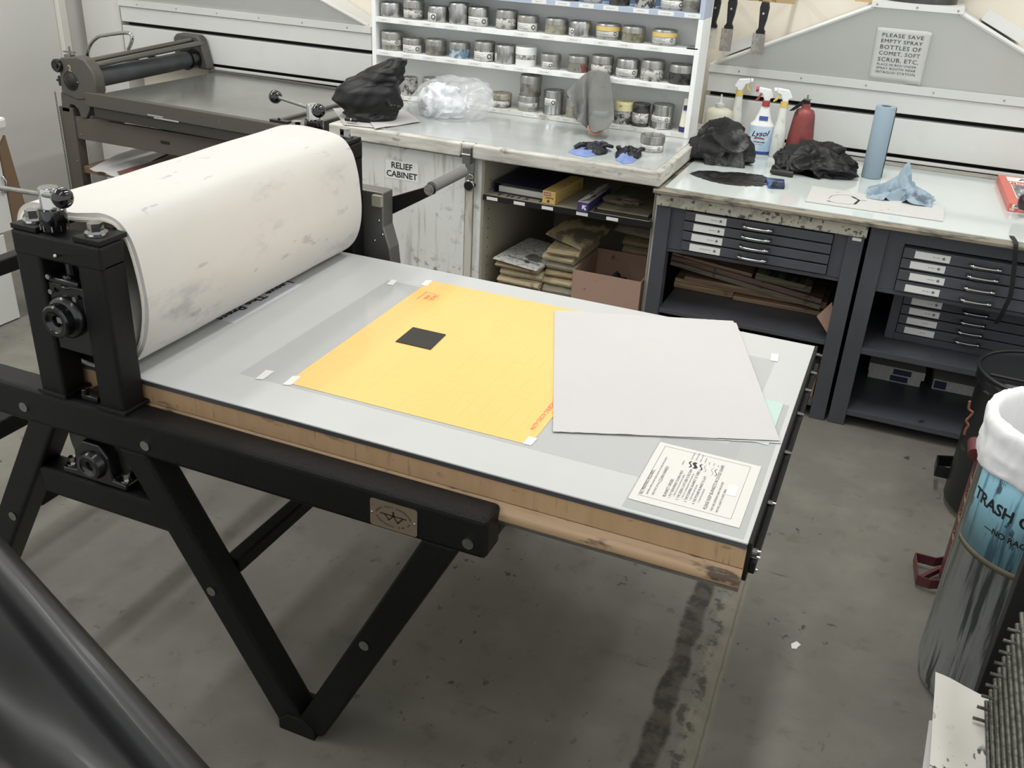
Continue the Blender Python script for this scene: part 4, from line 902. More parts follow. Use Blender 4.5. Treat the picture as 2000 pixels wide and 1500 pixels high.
# ------------------------------------------------------------------ cloth and crumple helpers
def crumple(c, r, name, mat, label, cat, seed=0, amp=.35, fr=2.2, sub=5, lean=(0, 0), ridge=.5, parent=None, flat=True, pw=1.0, crisp=70):
    bm = bmesh.new(); bmesh.ops.create_icosphere(bm, subdivisions=sub, radius=1)
    taper = pw
    b = MB(); vs_ = []
    S3 = Vector((seed * 3.1, seed, -seed))
    for v in bm.verts:
        d = v.co.normalized()
        wv = Vector((noise.noise(d * 1.4 + S3), noise.noise(d * 1.4 + S3 + Vector((7, 0, 0))), noise.noise(d * 1.4 + S3 + Vector((0, 7, 0)))))
        q = d + wv * .45
        n1 = noise.noise(q * fr + S3); n2 = noise.noise(q * fr * 2.3 + S3 * 2); n3 = noise.noise(q * fr * 5 + S3)
        s_ = ridge * (1 - 2.6 * abs(n1)) + (1 - ridge) * n1 * 1.5 + .13 * (1 - 2.6 * abs(n2)) + .03 * n3
        k = 1 + amp * (s_ - .55)
        p = Vector((d.x * r[0] * k, d.y * r[1] * k, 0)); zz = d.z * k
        if flat: zz = max((zz + .55) / 1.55, 0)
        p.z = zz * r[2] if flat else d.z * k * r[2]
        tf = 1 + (taper - 1) * min(1, max(0, p.z / r[2])); p.x *= tf; p.y *= tf
        p.x += lean[0] * p.z / r[2]; p.y += lean[1] * p.z / r[2]
        vs_.append(p + Vector(c))
    fs = [tuple(v.index for v in f.verts) for f in bm.faces]; bm.free()
    b.add(vs_, fs)
    o = b.build(name, mat, parent, origin=None if parent is not None else c, smooth=crisp)
    return tag(o, label, cat) if parent is None else o
def heap(c, rx, ry, H, seed, name, mat, label=None, cat=None, parent=None, fr=2.2, peak=(0, 0), lobes=None, sm=40, nu=110, nv=60, pw=1.3, low=.5):
    S3 = Vector((seed * 2.7, seed * 1.3, -seed)); c = Vector(c)
    def f(u, v):
        a = 2 * math.pi * u; r = 1 - v
        e = 1 + .16 * noise.noise(Vector((math.cos(a) * 1.3, math.sin(a) * 1.3, seed))) + .06 * noise.noise(Vector((math.cos(a) * 5, math.sin(a) * 5, seed)))
        if lobes: e *= lobes(a)
        x = math.cos(a) * r; y = math.sin(a) * r
        q = Vector((x, y, 0)); w = Vector((noise.noise(q * 1.6 + S3), noise.noise(q * 1.6 - S3), 0)) * .6
        n1 = noise.noise((q + w) * fr + S3); n2 = noise.noise((q + w) * fr * 2.4 - S3); n3 = noise.noise((q + w) * fr * 6 + S3)
        sh_ = max(0, 1 - r ** 2.6) ** (1 / pw)
        ds = 1.0 - .55 * math.hypot(x - peak[0], y - peak[1])
        h = H * sh_ * max(.08, ds) * (low + (1 - low) * 1.5 * (1 - 2.4 * abs(n1)) + .22 * (1 - 2.4 * abs(n2)) + .05 * n3)
        k = min(1, v * 6)
        return c + Vector(((x * e + .16 * n2 * k + .10 * n1 * k) * rx, (y * e + .16 * n1 * k) * ry, max(.0006, h)))
    b = MB(); b.grid(f, nu, nv, cu=True)
    o = b.build(name, mat, parent, origin=None if parent is not None else c, smooth=sm)
    return tag(o, label, cat) if label else o
# black drawstring bag
BAGB = M('black_drawstring_cloth', (7, 7, 8), .5, sheen=.02, bump=.15, bscale=90)
bag = thing('drawstring_bag', 'black drawstring cloth bag slumped on white papers at the left counter end', 'bag', (-2.33, 3.93, .955))
b = MB()
cl_ = [(Vector((-2.318, 3.93, .957)), .118, .11), (Vector((-2.318, 3.93, .975)), .128, .115), (Vector((-2.315, 3.93, .990)), .122, .11), (Vector((-2.345, 3.93, 1.03)), .165, .12), (Vector((-2.335, 3.935, 1.075)), .150, .115), (Vector((-2.325, 3.94, 1.110)), .130, .10), (Vector((-2.29, 3.95, 1.135)), .115, .09), (Vector((-2.262, 3.95, 1.165)), .090, .07), (Vector((-2.215, 3.955, 1.200)), .058, .05), (Vector((-2.195, 3.96, 1.222)), .045, .035), (Vector((-2.185, 3.96, 1.218)), .025, .02)]
def bagf(u, v):
    t = v * (len(cl_) - 1) * .9999; i = int(t); w = t - i; A, B_ = cl_[i], cl_[i + 1]; w2_ = w * w * (3 - 2 * w)
    c = A[0].lerp(B_[0], w); rx = A[1] + (B_[1] - A[1]) * w2_; ry = A[2] + (B_[2] - A[2]) * w2_; a = 2 * math.pi * u
    k = 1 + (.16 * (noise.noise((math.cos(a) * 1.6 + v * 2, math.sin(a) * 1.6, v * 3.5 + 5))) + .10 * (noise.noise((math.cos(a) * 2.6 - v * 4, math.sin(a) * 2.6, v * 4 + 1))) + .07 * v * math.sin(a * 7 + v * 9)) * min(1, v * 8)
    return c + Vector((rx * k * math.cos(a), ry * k * math.sin(a), .012 * noise.noise((a, v * 8, 3)) * min(1, v * 8) - .12 * rx * math.cos(a) * max(0, v - .6)))
b.grid(bagf, 96, 90, cu=True)
b.add([bagf(i / 48, 0) for i in range(48)], [tuple(range(48))]); b.add([bagf(i / 48, 1) for i in range(48)], [tuple(range(48))])
b.build('bag_body', BAGB, bag, smooth=80)
b = MB(); q0 = PY(742, 190, 3.90)
b.tube([PY(738, 165, 3.90), PY(745, 180, 3.88), PY(753, 194, 3.87), PY(762, 206, 3.86)], .0035, 8); b.tube([PY(741, 164, 3.90), PY(750, 182, 3.88), PY(763, 204, 3.86)], .0030, 8)
b.build('drawcord', BAGB, bag, smooth=70)
b = MB()
for px in ((765, 208), (779, 210), (771, 207)): b.ball(PY(px[0], px[1], 3.86), .012 if px[0] != 771 else .008, 14)
b.build('cord_toggle', M('black_rubber', (14, 14, 14), .5), bag, smooth=80)
b = MB(); p = PZ(686, 234, .972); b.cyl(p + Vector((-.03, 0, 0)), p + Vector((.028, .004, 0)), .009, 14); b.build('cord_lock', M('black_rubber', (14, 14, 14), .5), bag, smooth=50)
b = MB(); b.cyl(p + Vector((.000, 0, 0)), p + Vector((.006, 0, 0)), .0098, 14); b.build('cord_clip', CHROME, bag, smooth=50)
# papers under the bag
def loose(pts, z, name, label, cat, mat, amp=.002, seed=1, group=None):
    P = [Vector((*PZ(*p, z)[:2], z)) for p in pts]
    def fn(u, v):
        p = (P[0] * (1 - u) + P[1] * u) * (1 - v) + (P[3] * (1 - u) + P[2] * u) * v
        p.z += amp * (noise.noise((u * 3, v * 3, seed)) + .6); return p
    o = MB().sheet(fn, 16, 16, .0004).build(name, mat, None, origin=sum(P, Vector()) / 4, smooth=50); return tag(o, label, cat, group)
loose([(650, 212), (745, 208), (752, 252), (672, 244)], .9531, 'loose_paper', 'white loose sheet under the black bag overlapping the counter edge', 'paper', PAPW, .002, 1)
loose([(700, 205), (790, 214), (822, 238), (732, 252)], .9562, 'loose_paper', 'white loose sheet between the black bag and the clear plastic bag', 'paper', PAPW, .0025, 5)
# clear plastic bag
CLEAR = M('clear_plastic_film', (236, 238, 240), .12, alpha=.30, coat=.8, spec=.9, bump=.8, bscale=16)
WPL = M('crumpled_white_plastic', (232, 234, 236), .35, alpha=.92, bump=.3, bscale=40)
pb = thing('clear_plastic_bag', 'clear plastic bag with a crumpled white bag inside, beside the ink rack', 'plastic bag', (-2.06, 4.18, .953))
crumple((-2.06, 4.18, .9535), (.21, .135, .185), 'clear_film', CLEAR, '', '', seed=3, amp=.30, fr=1.3, lean=(.06, .06), ridge=.6, parent=pb)
crumple((-2.075, 4.17, .956), (.115, .09, .150), 'white_bag', WPL, '', '', seed=5, amp=.35, fr=1.5, lean=(-.0, .02), ridge=.8, parent=pb)
# grey rag hanging over a glass jar
GLASS = M('clear_jar_glass', (240, 244, 242), .05, trans=.9, ior=1.3, alpha=.5)
jl = PZ(1161, 268, .953); jx, jy = jl.x, jl.y + .05
jr = thing('glass_jar', 'clear glass jar with orange rim ring standing under the grey rag', 'jar', (jx, jy, .953))
MB().lathe([(0, .0), (.046, 0), (.048, .004), (.048, .10), (.044, .115), (.041, .115), (.0445, .1), (.0445, .006), (0, .006)], (jx, jy, .953), 32).build('glass_body', GLASS, jr, smooth=40)
b = MB(); b.tube([(jx + .034 * math.cos(R(a)), jy - .046, .953 + .046 + .034 * math.sin(R(a))) for a in range(180, 361, 12)], .006, 8); b.build('orange_ring', M('orange_rubber', (214, 140, 104), .5), jr, smooth=60)
RAG = M('grey_terry_cloth', (108, 108, 104), .95, sheen=.3, bump=.5, bscale=260, bdetail=2, layers=[dict(s=9, lo=.45, hi=.75, c=(92, 92, 88), f=.7)])
b = MB()
rgy = 4.310
RC = [([(1107, 180), (1109, 186), (1112, 192), (1116, 199), (1121, 205)], -.05), ([(1126, 160), (1127, 182), (1128, 200), (1127, 220), (1125, 234)], .045), ([(1142, 145), (1139, 172), (1141, 200), (1138, 222), (1132, 238)], -.025),
      ([(1152, 139), (1149, 172), (1147, 203), (1147, 230), (1148, 250)], .02), ([(1160, 138), (1158, 172), (1156, 203), (1157, 232), (1160, 258)], -.06), ([(1177, 140), (1177, 172), (1176, 203), (1179, 232), (1183, 252)], -.045), ([(1191, 147), (1194, 172), (1197, 200), (1199, 222), (1199, 234)], .005)]
RP = [[tuple(PY(q[0], q[1], 4.388 - .052 * k + dp * (.25 + .75 * min(1, k / 2.0)))) for k, q in enumerate(cl)] for cl, dp in RC]
def ragf(u, v):
    p = Vector(catm([catm(col_, v) for col_ in RP], u))
    return p + Vector((0, .006 * noise.noise((u * 9, v * 6, 1)), .004 * noise.noise((u * 14, v * 3, 4)) * v))
b.grid(ragf, 110, 50); o = b.build('grey_rag', RAG, None, origin=PY(1160, 200, rgy), smooth=80, solid=.003); tag(o, 'grey cloth rag draped over a jar, hanging in front of the ink rack', 'rag')
# gloves
NBL = M('blue_nitrile', (118, 140, 196), .4, layers=[dict(s=14, lo=.45, hi=.58, c=(96, 124, 190), f=.7), dict(s=22, lo=.62, hi=.68, c=(40, 50, 80), f=.8)])
NBK = M('ink_blackened_nitrile', (20, 20, 28), .45, layers=[dict(s=16, lo=.62, hi=.7, c=(60, 72, 110), f=.6)])
def glove(px, label, cuff_pts, fingers, seed):
    o0 = PZ(*px, .953); t = thing('nitrile_glove', label, 'glove', o0, 'used gloves on the white counter')
    c = [Vector((*PZ(*p, .953)[:2], .953)) for p in cuff_pts]
    b = MB(); n = 40
    cc = sum(c, Vector()) / len(c)
    def pf(u, v):
        f = u * len(c); i = int(f) % len(c); w = f - int(f); e = c[i].lerp(c[(i + 1) % len(c)], w)
        p = e.lerp(cc, v); p.z = .953 + .020 * math.sin(math.pi * min(1, v * 1.3) * .5) * (1 + .5 * noise.noise((u * 9, v * 4, seed))) + .002
        if v == 0: p.z = .9532
        return p
    b.grid(pf, n, 10, cu=True); b.build('cuff', NBL, t, smooth=70)
    wx = (max(p.x for p in c) - min(p.x for p in c)) / 2; wy = (max(p.y for p in c) - min(p.y for p in c)) / 2
    heap((cc.x + .004, cc.y + .022, .9545), wx * .95, wy * .80, .034, seed, 'blackened_palm', NBK, parent=t, fr=1.6, nu=70, nv=30, low=.85, pw=2.5)
    b = MB()
    for (q0, q1, zt, r) in fingers[1:]:
        A_ = Vector((*PZ(*q0, .953)[:2], .968)); A_.y += .015; B_ = PZ(*q1, .953 + zt); m_ = A_.lerp(B_, .5) + Vector((.003, 0, .010))
        b.tube([A_, A_.lerp(m_, .6), m_, m_.lerp(B_, .6), B_, B_ + (B_ - m_) * .10], [r * .95, r * .9, r * .8, r * .72, r * .62, r * .25], 10)
    b.build('fingers', NBK, t, smooth=70); return t
glove((1150, 298), 'blue glove with black inked fingers, the left one of the pair on the counter', [(1109, 297), (1125, 303), (1145, 307), (1165, 304), (1194, 295), (1185, 290), (1150, 290), (1122, 289)], [2.3, ((1135, 296), (1140, 283), .022, .013), ((1150, 293), (1172, 282), .028, .0125), ((1160, 294), (1186, 282), .026, .012), ((1165, 297), (1197, 287), .020, .011), ((1120, 298), (1142, 283), .03, .013)], 1)
glove((1226, 305), 'crumpled blue glove with black inked fingers, the right one beside the open tin', [(1199, 300), (1203, 313), (1218, 321), (1235, 318), (1253, 306), (1245, 299), (1225, 297), (1208, 294)], [1.35, ((1208, 303), (1204, 289), .026, .012), ((1218, 303), (1226, 288), .030, .0115), ((1230, 308), (1246, 296), .020, .012), ((1240, 308), (1258, 292), .026, .012)], 6)
# ------------------------------------------------------------------ things on the glass worktop
def bottleT(px, z=GT): p = PZ(*px, z); return Vector((p.x, p.y, z))
# squeeze bottle
q = bottleT((1396, 280)); t = thing('squeeze_bottle', 'translucent squeeze bottle with pointed nozzle in the corner behind the black crumpled rag', 'bottle', q)
MB().lathe([(0, .0), (.060, 0), (.066, .006), (.066, .14), (.060, .158), (.042, .168), (.018, .172), (0, .172)], q, 36, sy=.8).build('bottle_body', M('milky_translucent_plastic', (214, 212, 190), .4, alpha=.85), t, smooth=50)
MB().lathe([(0, .172), (.022, .172), (.023, .188), (.012, .192), (.009, .20), (.0035, .232), (0, .232)], q, 24).build('nozzle', M('frosted_plastic', (206, 208, 204), .35, alpha=.8), t, smooth=50)
def spray(q, label, bodyprof, bmat, headm, ringm, trigm, ang, lab=None, hz=.0, sc=1.0, sy=.62):
    t = thing('spray_bottle', label, 'spray bottle', q, 'spray bottles on the glass worktop')
    Z = Matrix.Rotation(ang, 4, 'Z')
    MB().lathe(bodyprof, q, 40, T=Z, sy=sy).build('bottle_body', bmat, t, smooth=45)
    zt = bodyprof[-2][1]
    MB().lathe([(0, zt), (.0175, zt), (.0175, zt + .024), (0, zt + .024)], q, 24).build('collar', ringm, t, smooth=45)
    z = zt + .024
    T_ = Matrix.Translation(q) @ Z
    b = MB(); b.prism([(-.010, z), (.014, z), (.016, z + .012), (.030, z + .012 + .004), (.030, z + .022), (.012, z + .052), (-.040, z + .058), (-.042, z + .036), (-.022, z + .030)], 'y', -.011, .011, T=T_)
    b.build('spray_head', headm, t, bevel=.004, seg=3, smooth=50)
    b = MB(); b.cyl(T_ @ Vector((-.042, 0, z + .047)), T_ @ Vector((-.054, 0, z + .047)), .011, 16)
    b.build('nozzle', ringm if lab else headm, t, smooth=45)
    b = MB(); b.prism([(-.030, z + .034), (-.022, z + .030), (-.034, z + .004), (-.050, z - .006), (-.052, z - .002), (-.040, z + .012)], 'y', -.006, .006, T=T_); b.build('trigger', trigm, t, bevel=.002)
    return t, T_, z
WPLAS = M('white_bottle_plastic', (226, 228, 226), .35, layers=[dict(s=(40, 40, 16), lo=.60, hi=.72, c=(180, 182, 172), f=.6)])
WGRIM = M('streaked_plastic', (216, 218, 210), .45, layers=[dict(s=(50, 50, 20), lo=.55, hi=.68, c=(168, 176, 158), f=.7), dict(s=80, lo=.70, hi=.74, c=(90, 96, 90), f=.7)])
YRING = M('yellow_ring', (226, 190, 84), .4); REDP = M('red_plastic', (186, 60, 62), .35)
slim = [(0, 0), (.028, 0), (.031, .005), (.029, .11), (.027, .135), (.021, .16), (.018, .205), (.0165, .226), (0, .226)]
spray(bottleT((1428, 281)) + Vector((.0, .02, 0)), 'white streaked spray bottle with yellow collar behind the black rag, the leftmost', slim, WGRIM, WPLAS, YRING, YRING, R(200), sy=.95)
spray(bottleT((1514, 306)), 'white streaked spray bottle with yellow collar between the blue-labelled bottle and red flask', slim, WGRIM, WPLAS, YRING, YRING, R(12), sy=.95)
LBL = M('pale_blue_wave_label', (196, 214, 228), .35, layers=[dict(s=(20, 20, 12), lo=.45, hi=.6, c=(150, 190, 222), f=.8), dict(s=(60, 60, 60), lo=.66, hi=.7, c=(90, 140, 190), f=.6)])
q = bottleT((1480, 300)); prof = [(0, 0), (.055, 0), (.058, .005), (.058, .115), (.055, .138), (.040, .152), (.031, .178), (.022, .205), (.018, .218), (0, .218)]
t, T_, z = spray(q, 'white and pale blue cleaner spray bottle with red collar, trigger and script lettering', prof, WPLAS, WPLAS, REDP, REDP, R(8), lab=True)
def ovl(b, f, a0, a1, z0, z1, rad, n=18, sy=.62, m=2):
    b.grid(lambda u, v: T_ @ Vector((rad(z0 + (z1 - z0) * v) * math.cos(R(a0 + (a1 - a0) * u)), rad(z0 + (z1 - z0) * v) * math.sin(R(a0 + (a1 - a0) * u)) * sy, z0 + (z1 - z0) * v)), n, m)
rb = lambda z_: .0585
b = MB(); ovl(b, 0, 186, 354, .018, .132, rb); lo = b.build('front_label', LBL, t, smooth=60)
b = MB(); ovl(b, 0, 186, 354, .004, .0185, lambda z_: .0586); b.build('navy_band', M('navy_label_band', (48, 78, 156), .35), lo, smooth=60)
b = MB(); b.grid(lambda u, v: T_ @ Vector((-.020 + .040 * u, -.0262 + .005 * v, .158 + .018 * v)), 6, 2); b.build('neck_label', M('navy_label_band', (48, 78, 156), .35), t, solid=.0006)
def onb(co, x0=0, zc=0):
    x = co.x + x0; a = math.asin(max(-.95, min(.95, x / .0592))); return Vector((x, -.0592 * .62 * math.cos(a), zc + co.y))
b = MB(); b.text('Lysol', .036, T_, off=.0007, fn=lambda co: onb(Vector((co.x + co.y * .3, co.y + co.x * .12)), -.002, .098)); b.build('script_lettering', M('navy_ink', (34, 48, 104), .4), lo)
b = MB(); b.text('POWER & FREE', .0075, T_, off=.0004, fn=lambda co: onb(co, -.004, .060)); b.text('MULTI-PURPOSE', .0052, T_, fn=lambda co: onb(co, -.004, .049)); b.build('small_lettering', M('navy_ink', (34, 48, 104), .4), lo)
b = MB(); b.grid(lambda u, v: T_ @ onb(Vector((-.028 + .046 * u, .0035 * (v - .5) * 2)), 0, .075 + .004 * math.sin(u * 3.1)), 14, 2); b.build('red_swoosh', M('red_print_2', (176, 66, 66), .5), lo)
# red flask
q = bottleT((1556, 308)); t = thing('red_metal_flask', 'worn red metal flask with black stains and a pump cap', 'flask', q)
MB().lathe([(0, 0), (.062, 0), (.065, .006), (.058, .10), (.048, .185), (.046, .20), (.038, .218), (.020, .226), (.018, .246), (0, .246)], q, 36, sy=.8).build('flask_body', M('worn_red_paint', (150, 64, 60), .45, metal=.2, layers=[dict(s=(14, 14, 7), lo=.46, hi=.58, c=(92, 60, 58), f=.85), dict(s=(22, 22, 9), lo=.56, hi=.66, c=(48, 42, 42), f=.85)]), t, smooth=45)
b = MB(); b.cyl(q + Vector((0, 0, .246)), q + Vector((0, 0, .262)), .014, 16); b.prism([(-.072, .205), (-.018, .262), (.004, .268), (.0, .250), (-.050, .210)], 'y', -.006, .006, T=Matrix.Translation(q)); b.build('pump_lever', M('black_rubber', (14, 14, 14), .5), t, bevel=.001)
b = MB(); b.lathe([(0, .263), (.018, .263), (.018, .266), (.004, .267), (.004, .284), (0, .284)], q, 20); b.build('cap_washer', STEEL, t, smooth=40)
# crumpled black rags
BRAG = M('ink_soaked_paper', (36, 36, 35), .85, bump=.4, bscale=120, layers=[dict(s=9, lo=.50, hi=.64, c=(104, 104, 101), f=.8), dict(s=50, lo=.55, hi=.65, c=(28, 28, 28), f=.8)])
crumple((-.752, 4.31, GT + .0005), (.160, .11, .190), 'inky_rag', BRAG, 'grey-black crumpled ink rag standing up near the squeeze bottle, left of the spray bottles', 'rag', seed=12, amp=.40, fr=1.2, lean=(-.01, .03), ridge=.75, sub=6, pw=.60)
crumple((-.345, 4.38, GT + .0005), (.185, .125, .125), 'inky_rag', M('black_ink_rag', (10, 10, 10), .5, layers=[dict(s=14, lo=.60, hi=.7, c=(60, 60, 58), f=.5)]), 'flat black crumpled ink rag in front of the red flask', 'rag', seed=21, amp=.42, fr=1.4, lean=(0, .03), ridge=.8, sub=6, pw=.75)
b = MB(); p0, p1 = PZ(1504, 334, GT + .012), PZ(1549, 341, GT + .012)
b.tube([p0, p0.lerp(p1, .15), p0.lerp(p1, .5), p1], [.006, .014, .015, .013], 12); o = b.build('brush_handle', M('black_tarry_handle', (36, 36, 34), .5), None, origin=p0, smooth=50); tag(o, 'short black stubby handle lying between the ink smear and the black rag', 'handle')
b = MB(); p = PZ(1524, 330, GT + .022)
b.tube([p + Vector((.03 * math.cos(a) * (1 + .1 * math.sin(3 * a)), .02 * math.sin(a), .012 * math.sin(2 * a))) for a in [R(k * 20) for k in range(18)]], .009, 8, closed=True); o = b.build('black_glove_roll', M('black_rubber', (14, 14, 14), .5), None, origin=p, smooth=60); tag(o, 'coiled black rubber loop left of the black rag', 'rubber loop')
# ink smear
outl = [(1346, 339), (1360, 334), (1385, 333), (1410, 336), (1440, 336), (1470, 340), (1490, 342), (1500, 349), (1498, 358), (1490, 364), (1465, 364), (1440, 363), (1415, 360), (1390, 355), (1368, 348), (1354, 343)]
P = [Vector((*PZ(*p, GT)[:2], GT)) for p in outl]; cc = sum(P, Vector()) / len(P)
def smf(u, v):
    f = u * len(P); i = int(f) % len(P); w = f - int(f); e = P[i].lerp(P[(i + 1) % len(P)], w)
    e += Vector((noise.noise((u * 60, 0, 0)), noise.noise((u * 60, 5, 0)), 0)) * .008 * (1 + (e.x > -.56) * 1.5)
    p = e.lerp(cc, v); p.z = GT + .0003 + (.003 + .005 * abs(noise.noise((p.x * 20, p.y * 90, 1)))) * min(1, v * 5); return p
b = MB(); b.grid(smf, 160, 24, cu=True); o = b.build('ink_smear', M('wet_black_ink', (9, 9, 9), .38, coat=.1), None, origin=cc, smooth=60); tag(o, 'long smear of thick black ink rolled out on the glass worktop', 'ink smear')
b = MB(); b.prism([tuple((PZ(*p, GT))[:2]) for p in ((1494, 353), (1500, 368), (1532, 370), (1531, 357))], 'z', GT + .0006, GT + .016); o = b.build('blue_scraper', M('inky_blue_plastic', (64, 104, 176), .35, layers=[dict(s=26, lo=.40, hi=.55, c=(24, 26, 34), f=.9)]), None, origin=PZ(1512, 362, GT), bevel=.004, smooth=50); tag(o, 'small ink-stained blue scraper at the right end of the black ink smear', 'scraper')
b2 = MB(); c_ = PZ(1512, 358, GT + .018); b2.box(c_.x - .008, c_.x + .008, c_.y - .03, c_.y + .03, GT + .0155, GT + .0175); b2.build('black_band', M('black_rubber', (14, 14, 14), .5), o)
# roll of blue shop towels
q = bottleT((1700, 348)); q.y += .02; t = thing('blue_towel_roll', 'tall upright roll of light blue shop towels on the glass worktop', 'towel roll', q)
BLT = M('light_blue_paper_towel', (138, 160, 174), .85, bump=.3, bscale=500)
b = MB(); b.lathe([(.022, .001), (.040, .001), (.0415, .004), (.0415, .302), (.040, .304), (.022, .304)], q, 48, close=True, fn=lambda r, z_, t_, j: (r * (1 + .012 * math.sin(t_) * (r > .03)), z_))
b.grid(lambda u, v: q + Vector((.042 * math.cos(.3 - .5 * u) + .003 * u, .042 * math.sin(.3 - .5 * u), .002 + .300 * v)), 8, 2)
b.build('towel_body', BLT, t, smooth=50)
MB().lathe([(.0195, .0015), (.0218, .0015), (.0218, .303), (.0195, .303)], q, 32, close=True).build('cardboard_core', M('grey_cardboard', (168, 162, 152), .8), t, smooth=50)
# crumpled blue towel
b = MB(); cc_ = Vector((.022, 4.145, GT))
def bt(u, v):
    x = (u - .5) * .25; y = (v - .5) * .20
    r = math.hypot(x / .125, y / .1)
    n1 = noise.noise((u * 3.2, v * 3.2, 4)); n2 = noise.noise((u * 7, v * 7, 9))
    h = .075 * (1 - 2.3 * abs(n1)) * max(0, 1 - r * .75) + .025 * (1 - 2 * abs(n2)) * max(0, 1.1 - r) + .075 * math.exp(-((u - .50) ** 2 / .012 + (v - .7) ** 2 / .05))
    k = 1 - .25 * max(0, 1 - r)
    return cc_ + Vector((x * k + .015 * n2, y * k + .02 * n1, max(.0012, h + .004)))
b.grid(bt, 70, 60); o = b.build('crumpled_blue_towel', M('inky_light_blue_towel', (138, 160, 174), .8, layers=[dict(s=(16, 16, 16), lo=.52, hi=.62, c=(60, 74, 92), f=.8, m=((5, 5, 5), .45, .6))]), None, origin=cc_, smooth=40, solid=.0012); tag(o, 'crumpled light blue shop towel stained with black ink next to the upright roll', 'towel')
# white boards
WB = M('inky_white_board', (194, 193, 189), .5, layers=[dict(s=(26, 40, 20), lo=.63, hi=.68, c=(50, 50, 50), f=.85, m=((5, 8, 5), .52, .62))])
slab([(-.318, 3.862), (-.020, 3.868), (.192, 3.874), (.195, 4.105), (-.020, 4.112), (-.322, 4.118)], GT + .0004, .004, 'white_board', WB, 'long white board with black ink outline lying along the worktop front', 'board', bevel=.001)
b = MB(); o = bpy.data.objects['white_board']
def lin2(pts, w):
    for a, c in zip(pts, pts[1:]):
        A_, C_ = PZ(*a, GT + .0047), PZ(*c, GT + .0047); d = (C_ - A_).normalized(); n = Vector((-d.y, d.x, 0)) * w
        b.add([A_ + n, A_ - n, C_ - n, C_ + n], [(0, 1, 2, 3)])
lin2([(1618, 388), (1625, 382), (1640, 380), (1662, 382), (1671, 386)], .0011); lin2([(1618, 392), (1632, 396), (1650, 398), (1668, 399)], .0012); lin2([(1669, 399), (1678, 391), (1664, 384)], .005); lin2([(1679, 391), (1692, 392)], .002); lin2([(1615, 392), (1622, 394)], .003)
b.build('ink_outline', M('wet_black_ink', (9, 9, 9), .22), o)
# photo paper box
q = Vector((.428, 4.19, GT)); t = thing('photo_paper_box', 'red-orange photo paper box on the right of the glass worktop', 'box', q)
T_ = Matrix.Translation(q) @ Matrix.Rotation(R(3), 4, 'Z')
ORB = M('red_orange_card', (222, 96, 78), .4); bw, bd_, bh = .28, .50, .032
b = MB(); b.box(0, bw, 0, bd_, 0.0006, bh, T=T_); b.build('box_body', ORB, t, bevel=.001)
b = MB(); b.box(.030, bw - .002, .40, .478, bh, bh + .0006, T=T_); b.box(.012, bw, -.0006, 0, .0145, .030, T=T_); b.build('white_panel', PAPER, t)
b = MB(); b.text('AGFA', .055, T_ @ Matrix.Translation((.075, .438, bh + .0008)), align='LEFT', off=.001); b.text('AGFA', .0145, T_ @ Matrix.Translation((.020, -.0008, .0225)) @ FACE, align='LEFT', off=.0006); b.build('black_lettering', INK, t)
b = MB(); b.text('Multicontrast', .045, T_ @ Matrix.Translation((.032, .365, bh + .0004)), align='LEFT', off=.0006); b.text('100', .0125, T_ @ Matrix.Translation((.004, -.0003, .0075)) @ FACE, align='LEFT', off=.0005); b.text('Sheets / Feuilles', .005, T_ @ Matrix.Translation((.038, -.0003, .0095)) @ FACE, align='LEFT'); b.text('8 x 10 in.', .005, T_ @ Matrix.Translation((.038, -.0003, .0040)) @ FACE, align='LEFT')
b.box(.036, .22, .335, .338, bh, bh + .0004, T=T_); b.box(.036, .039, .10, .338, bh, bh + .0004, T=T_); b.box(.036, .22, .10, .103, bh, bh + .0004, T=T_); b.build('white_lettering', PAPER, t)
b = MB(); b.box(.039, .22, .103, .335, bh, bh + .0005, T=T_); b.build('photo_panel', M('grey_photo_print', (130, 134, 134), .3, layers=[dict(s=(30, 9, 9), lo=.4, hi=.6, c=(70, 72, 72), f=.9), dict(s=(50, 30, 9), lo=.55, hi=.62, c=(206, 206, 204), f=.8)]), t)
q = PZ(2001, 394, GT + bh + .028); b = MB(); b.lathe([(0, -.027), (.030, -.027), (.034, -.020), (.036, 0), (.033, .02), (.02, .030), (0, .031)], (q.x + .012, q.y, q.z), 28); o = b.build('dark_red_lid', M('dark_maroon_plastic', (52, 26, 32), .3), None, origin=q, smooth=50); tag(o, 'dark maroon round knob-like lid resting on the photo paper box at the picture edge', 'lid')
# putty knives on a wooden rail on the wall
rail = bx(-1.0, -.60, 4.742, 4.758, 1.535, 1.60).build('knife_rack_rail', M('spattered_wood', (178, 148, 100), .6, layers=[dict(s=30, lo=.58, hi=.64, c=(70, 52, 36), f=.8)]), None, origin=(-.8, 4.75, 1.535)); tag(rail, 'paint-spattered wooden rail holding the putty knives at the top', 'tool rack')
b_ = MB(); b_.box(-.99, -.97, 4.757, 4.958, 1.56, 1.58); b_.box(-.63, -.61, 4.757, 4.958, 1.56, 1.58); b_.build('rail_bracket', STEEL, rail)
rail = bx(-.345, -.232, 4.74, 4.758, 1.569, 1.60).build('wood_strip', M('pale_wood', (196, 160, 104), .6), None, origin=(-.29, 4.75, 1.569)); tag(rail, 'short pale wood strip at the top edge beside the metal duct', 'wood strip')
b_ = MB(); b_.box(-.30, -.28, 4.757, 4.958, 1.575, 1.595); b_.build('strip_bracket', STEEL, rail)
BLADE = M('worn_knife_blade', (150, 148, 142), .35, metal=.85, layers=[dict(s=20, lo=.5, hi=.62, c=(196, 192, 180), f=.6), dict(s=30, lo=.6, hi=.66, c=(96, 92, 84), f=.6)])
HAND = M('black_knife_handle', (26, 26, 27), .35)
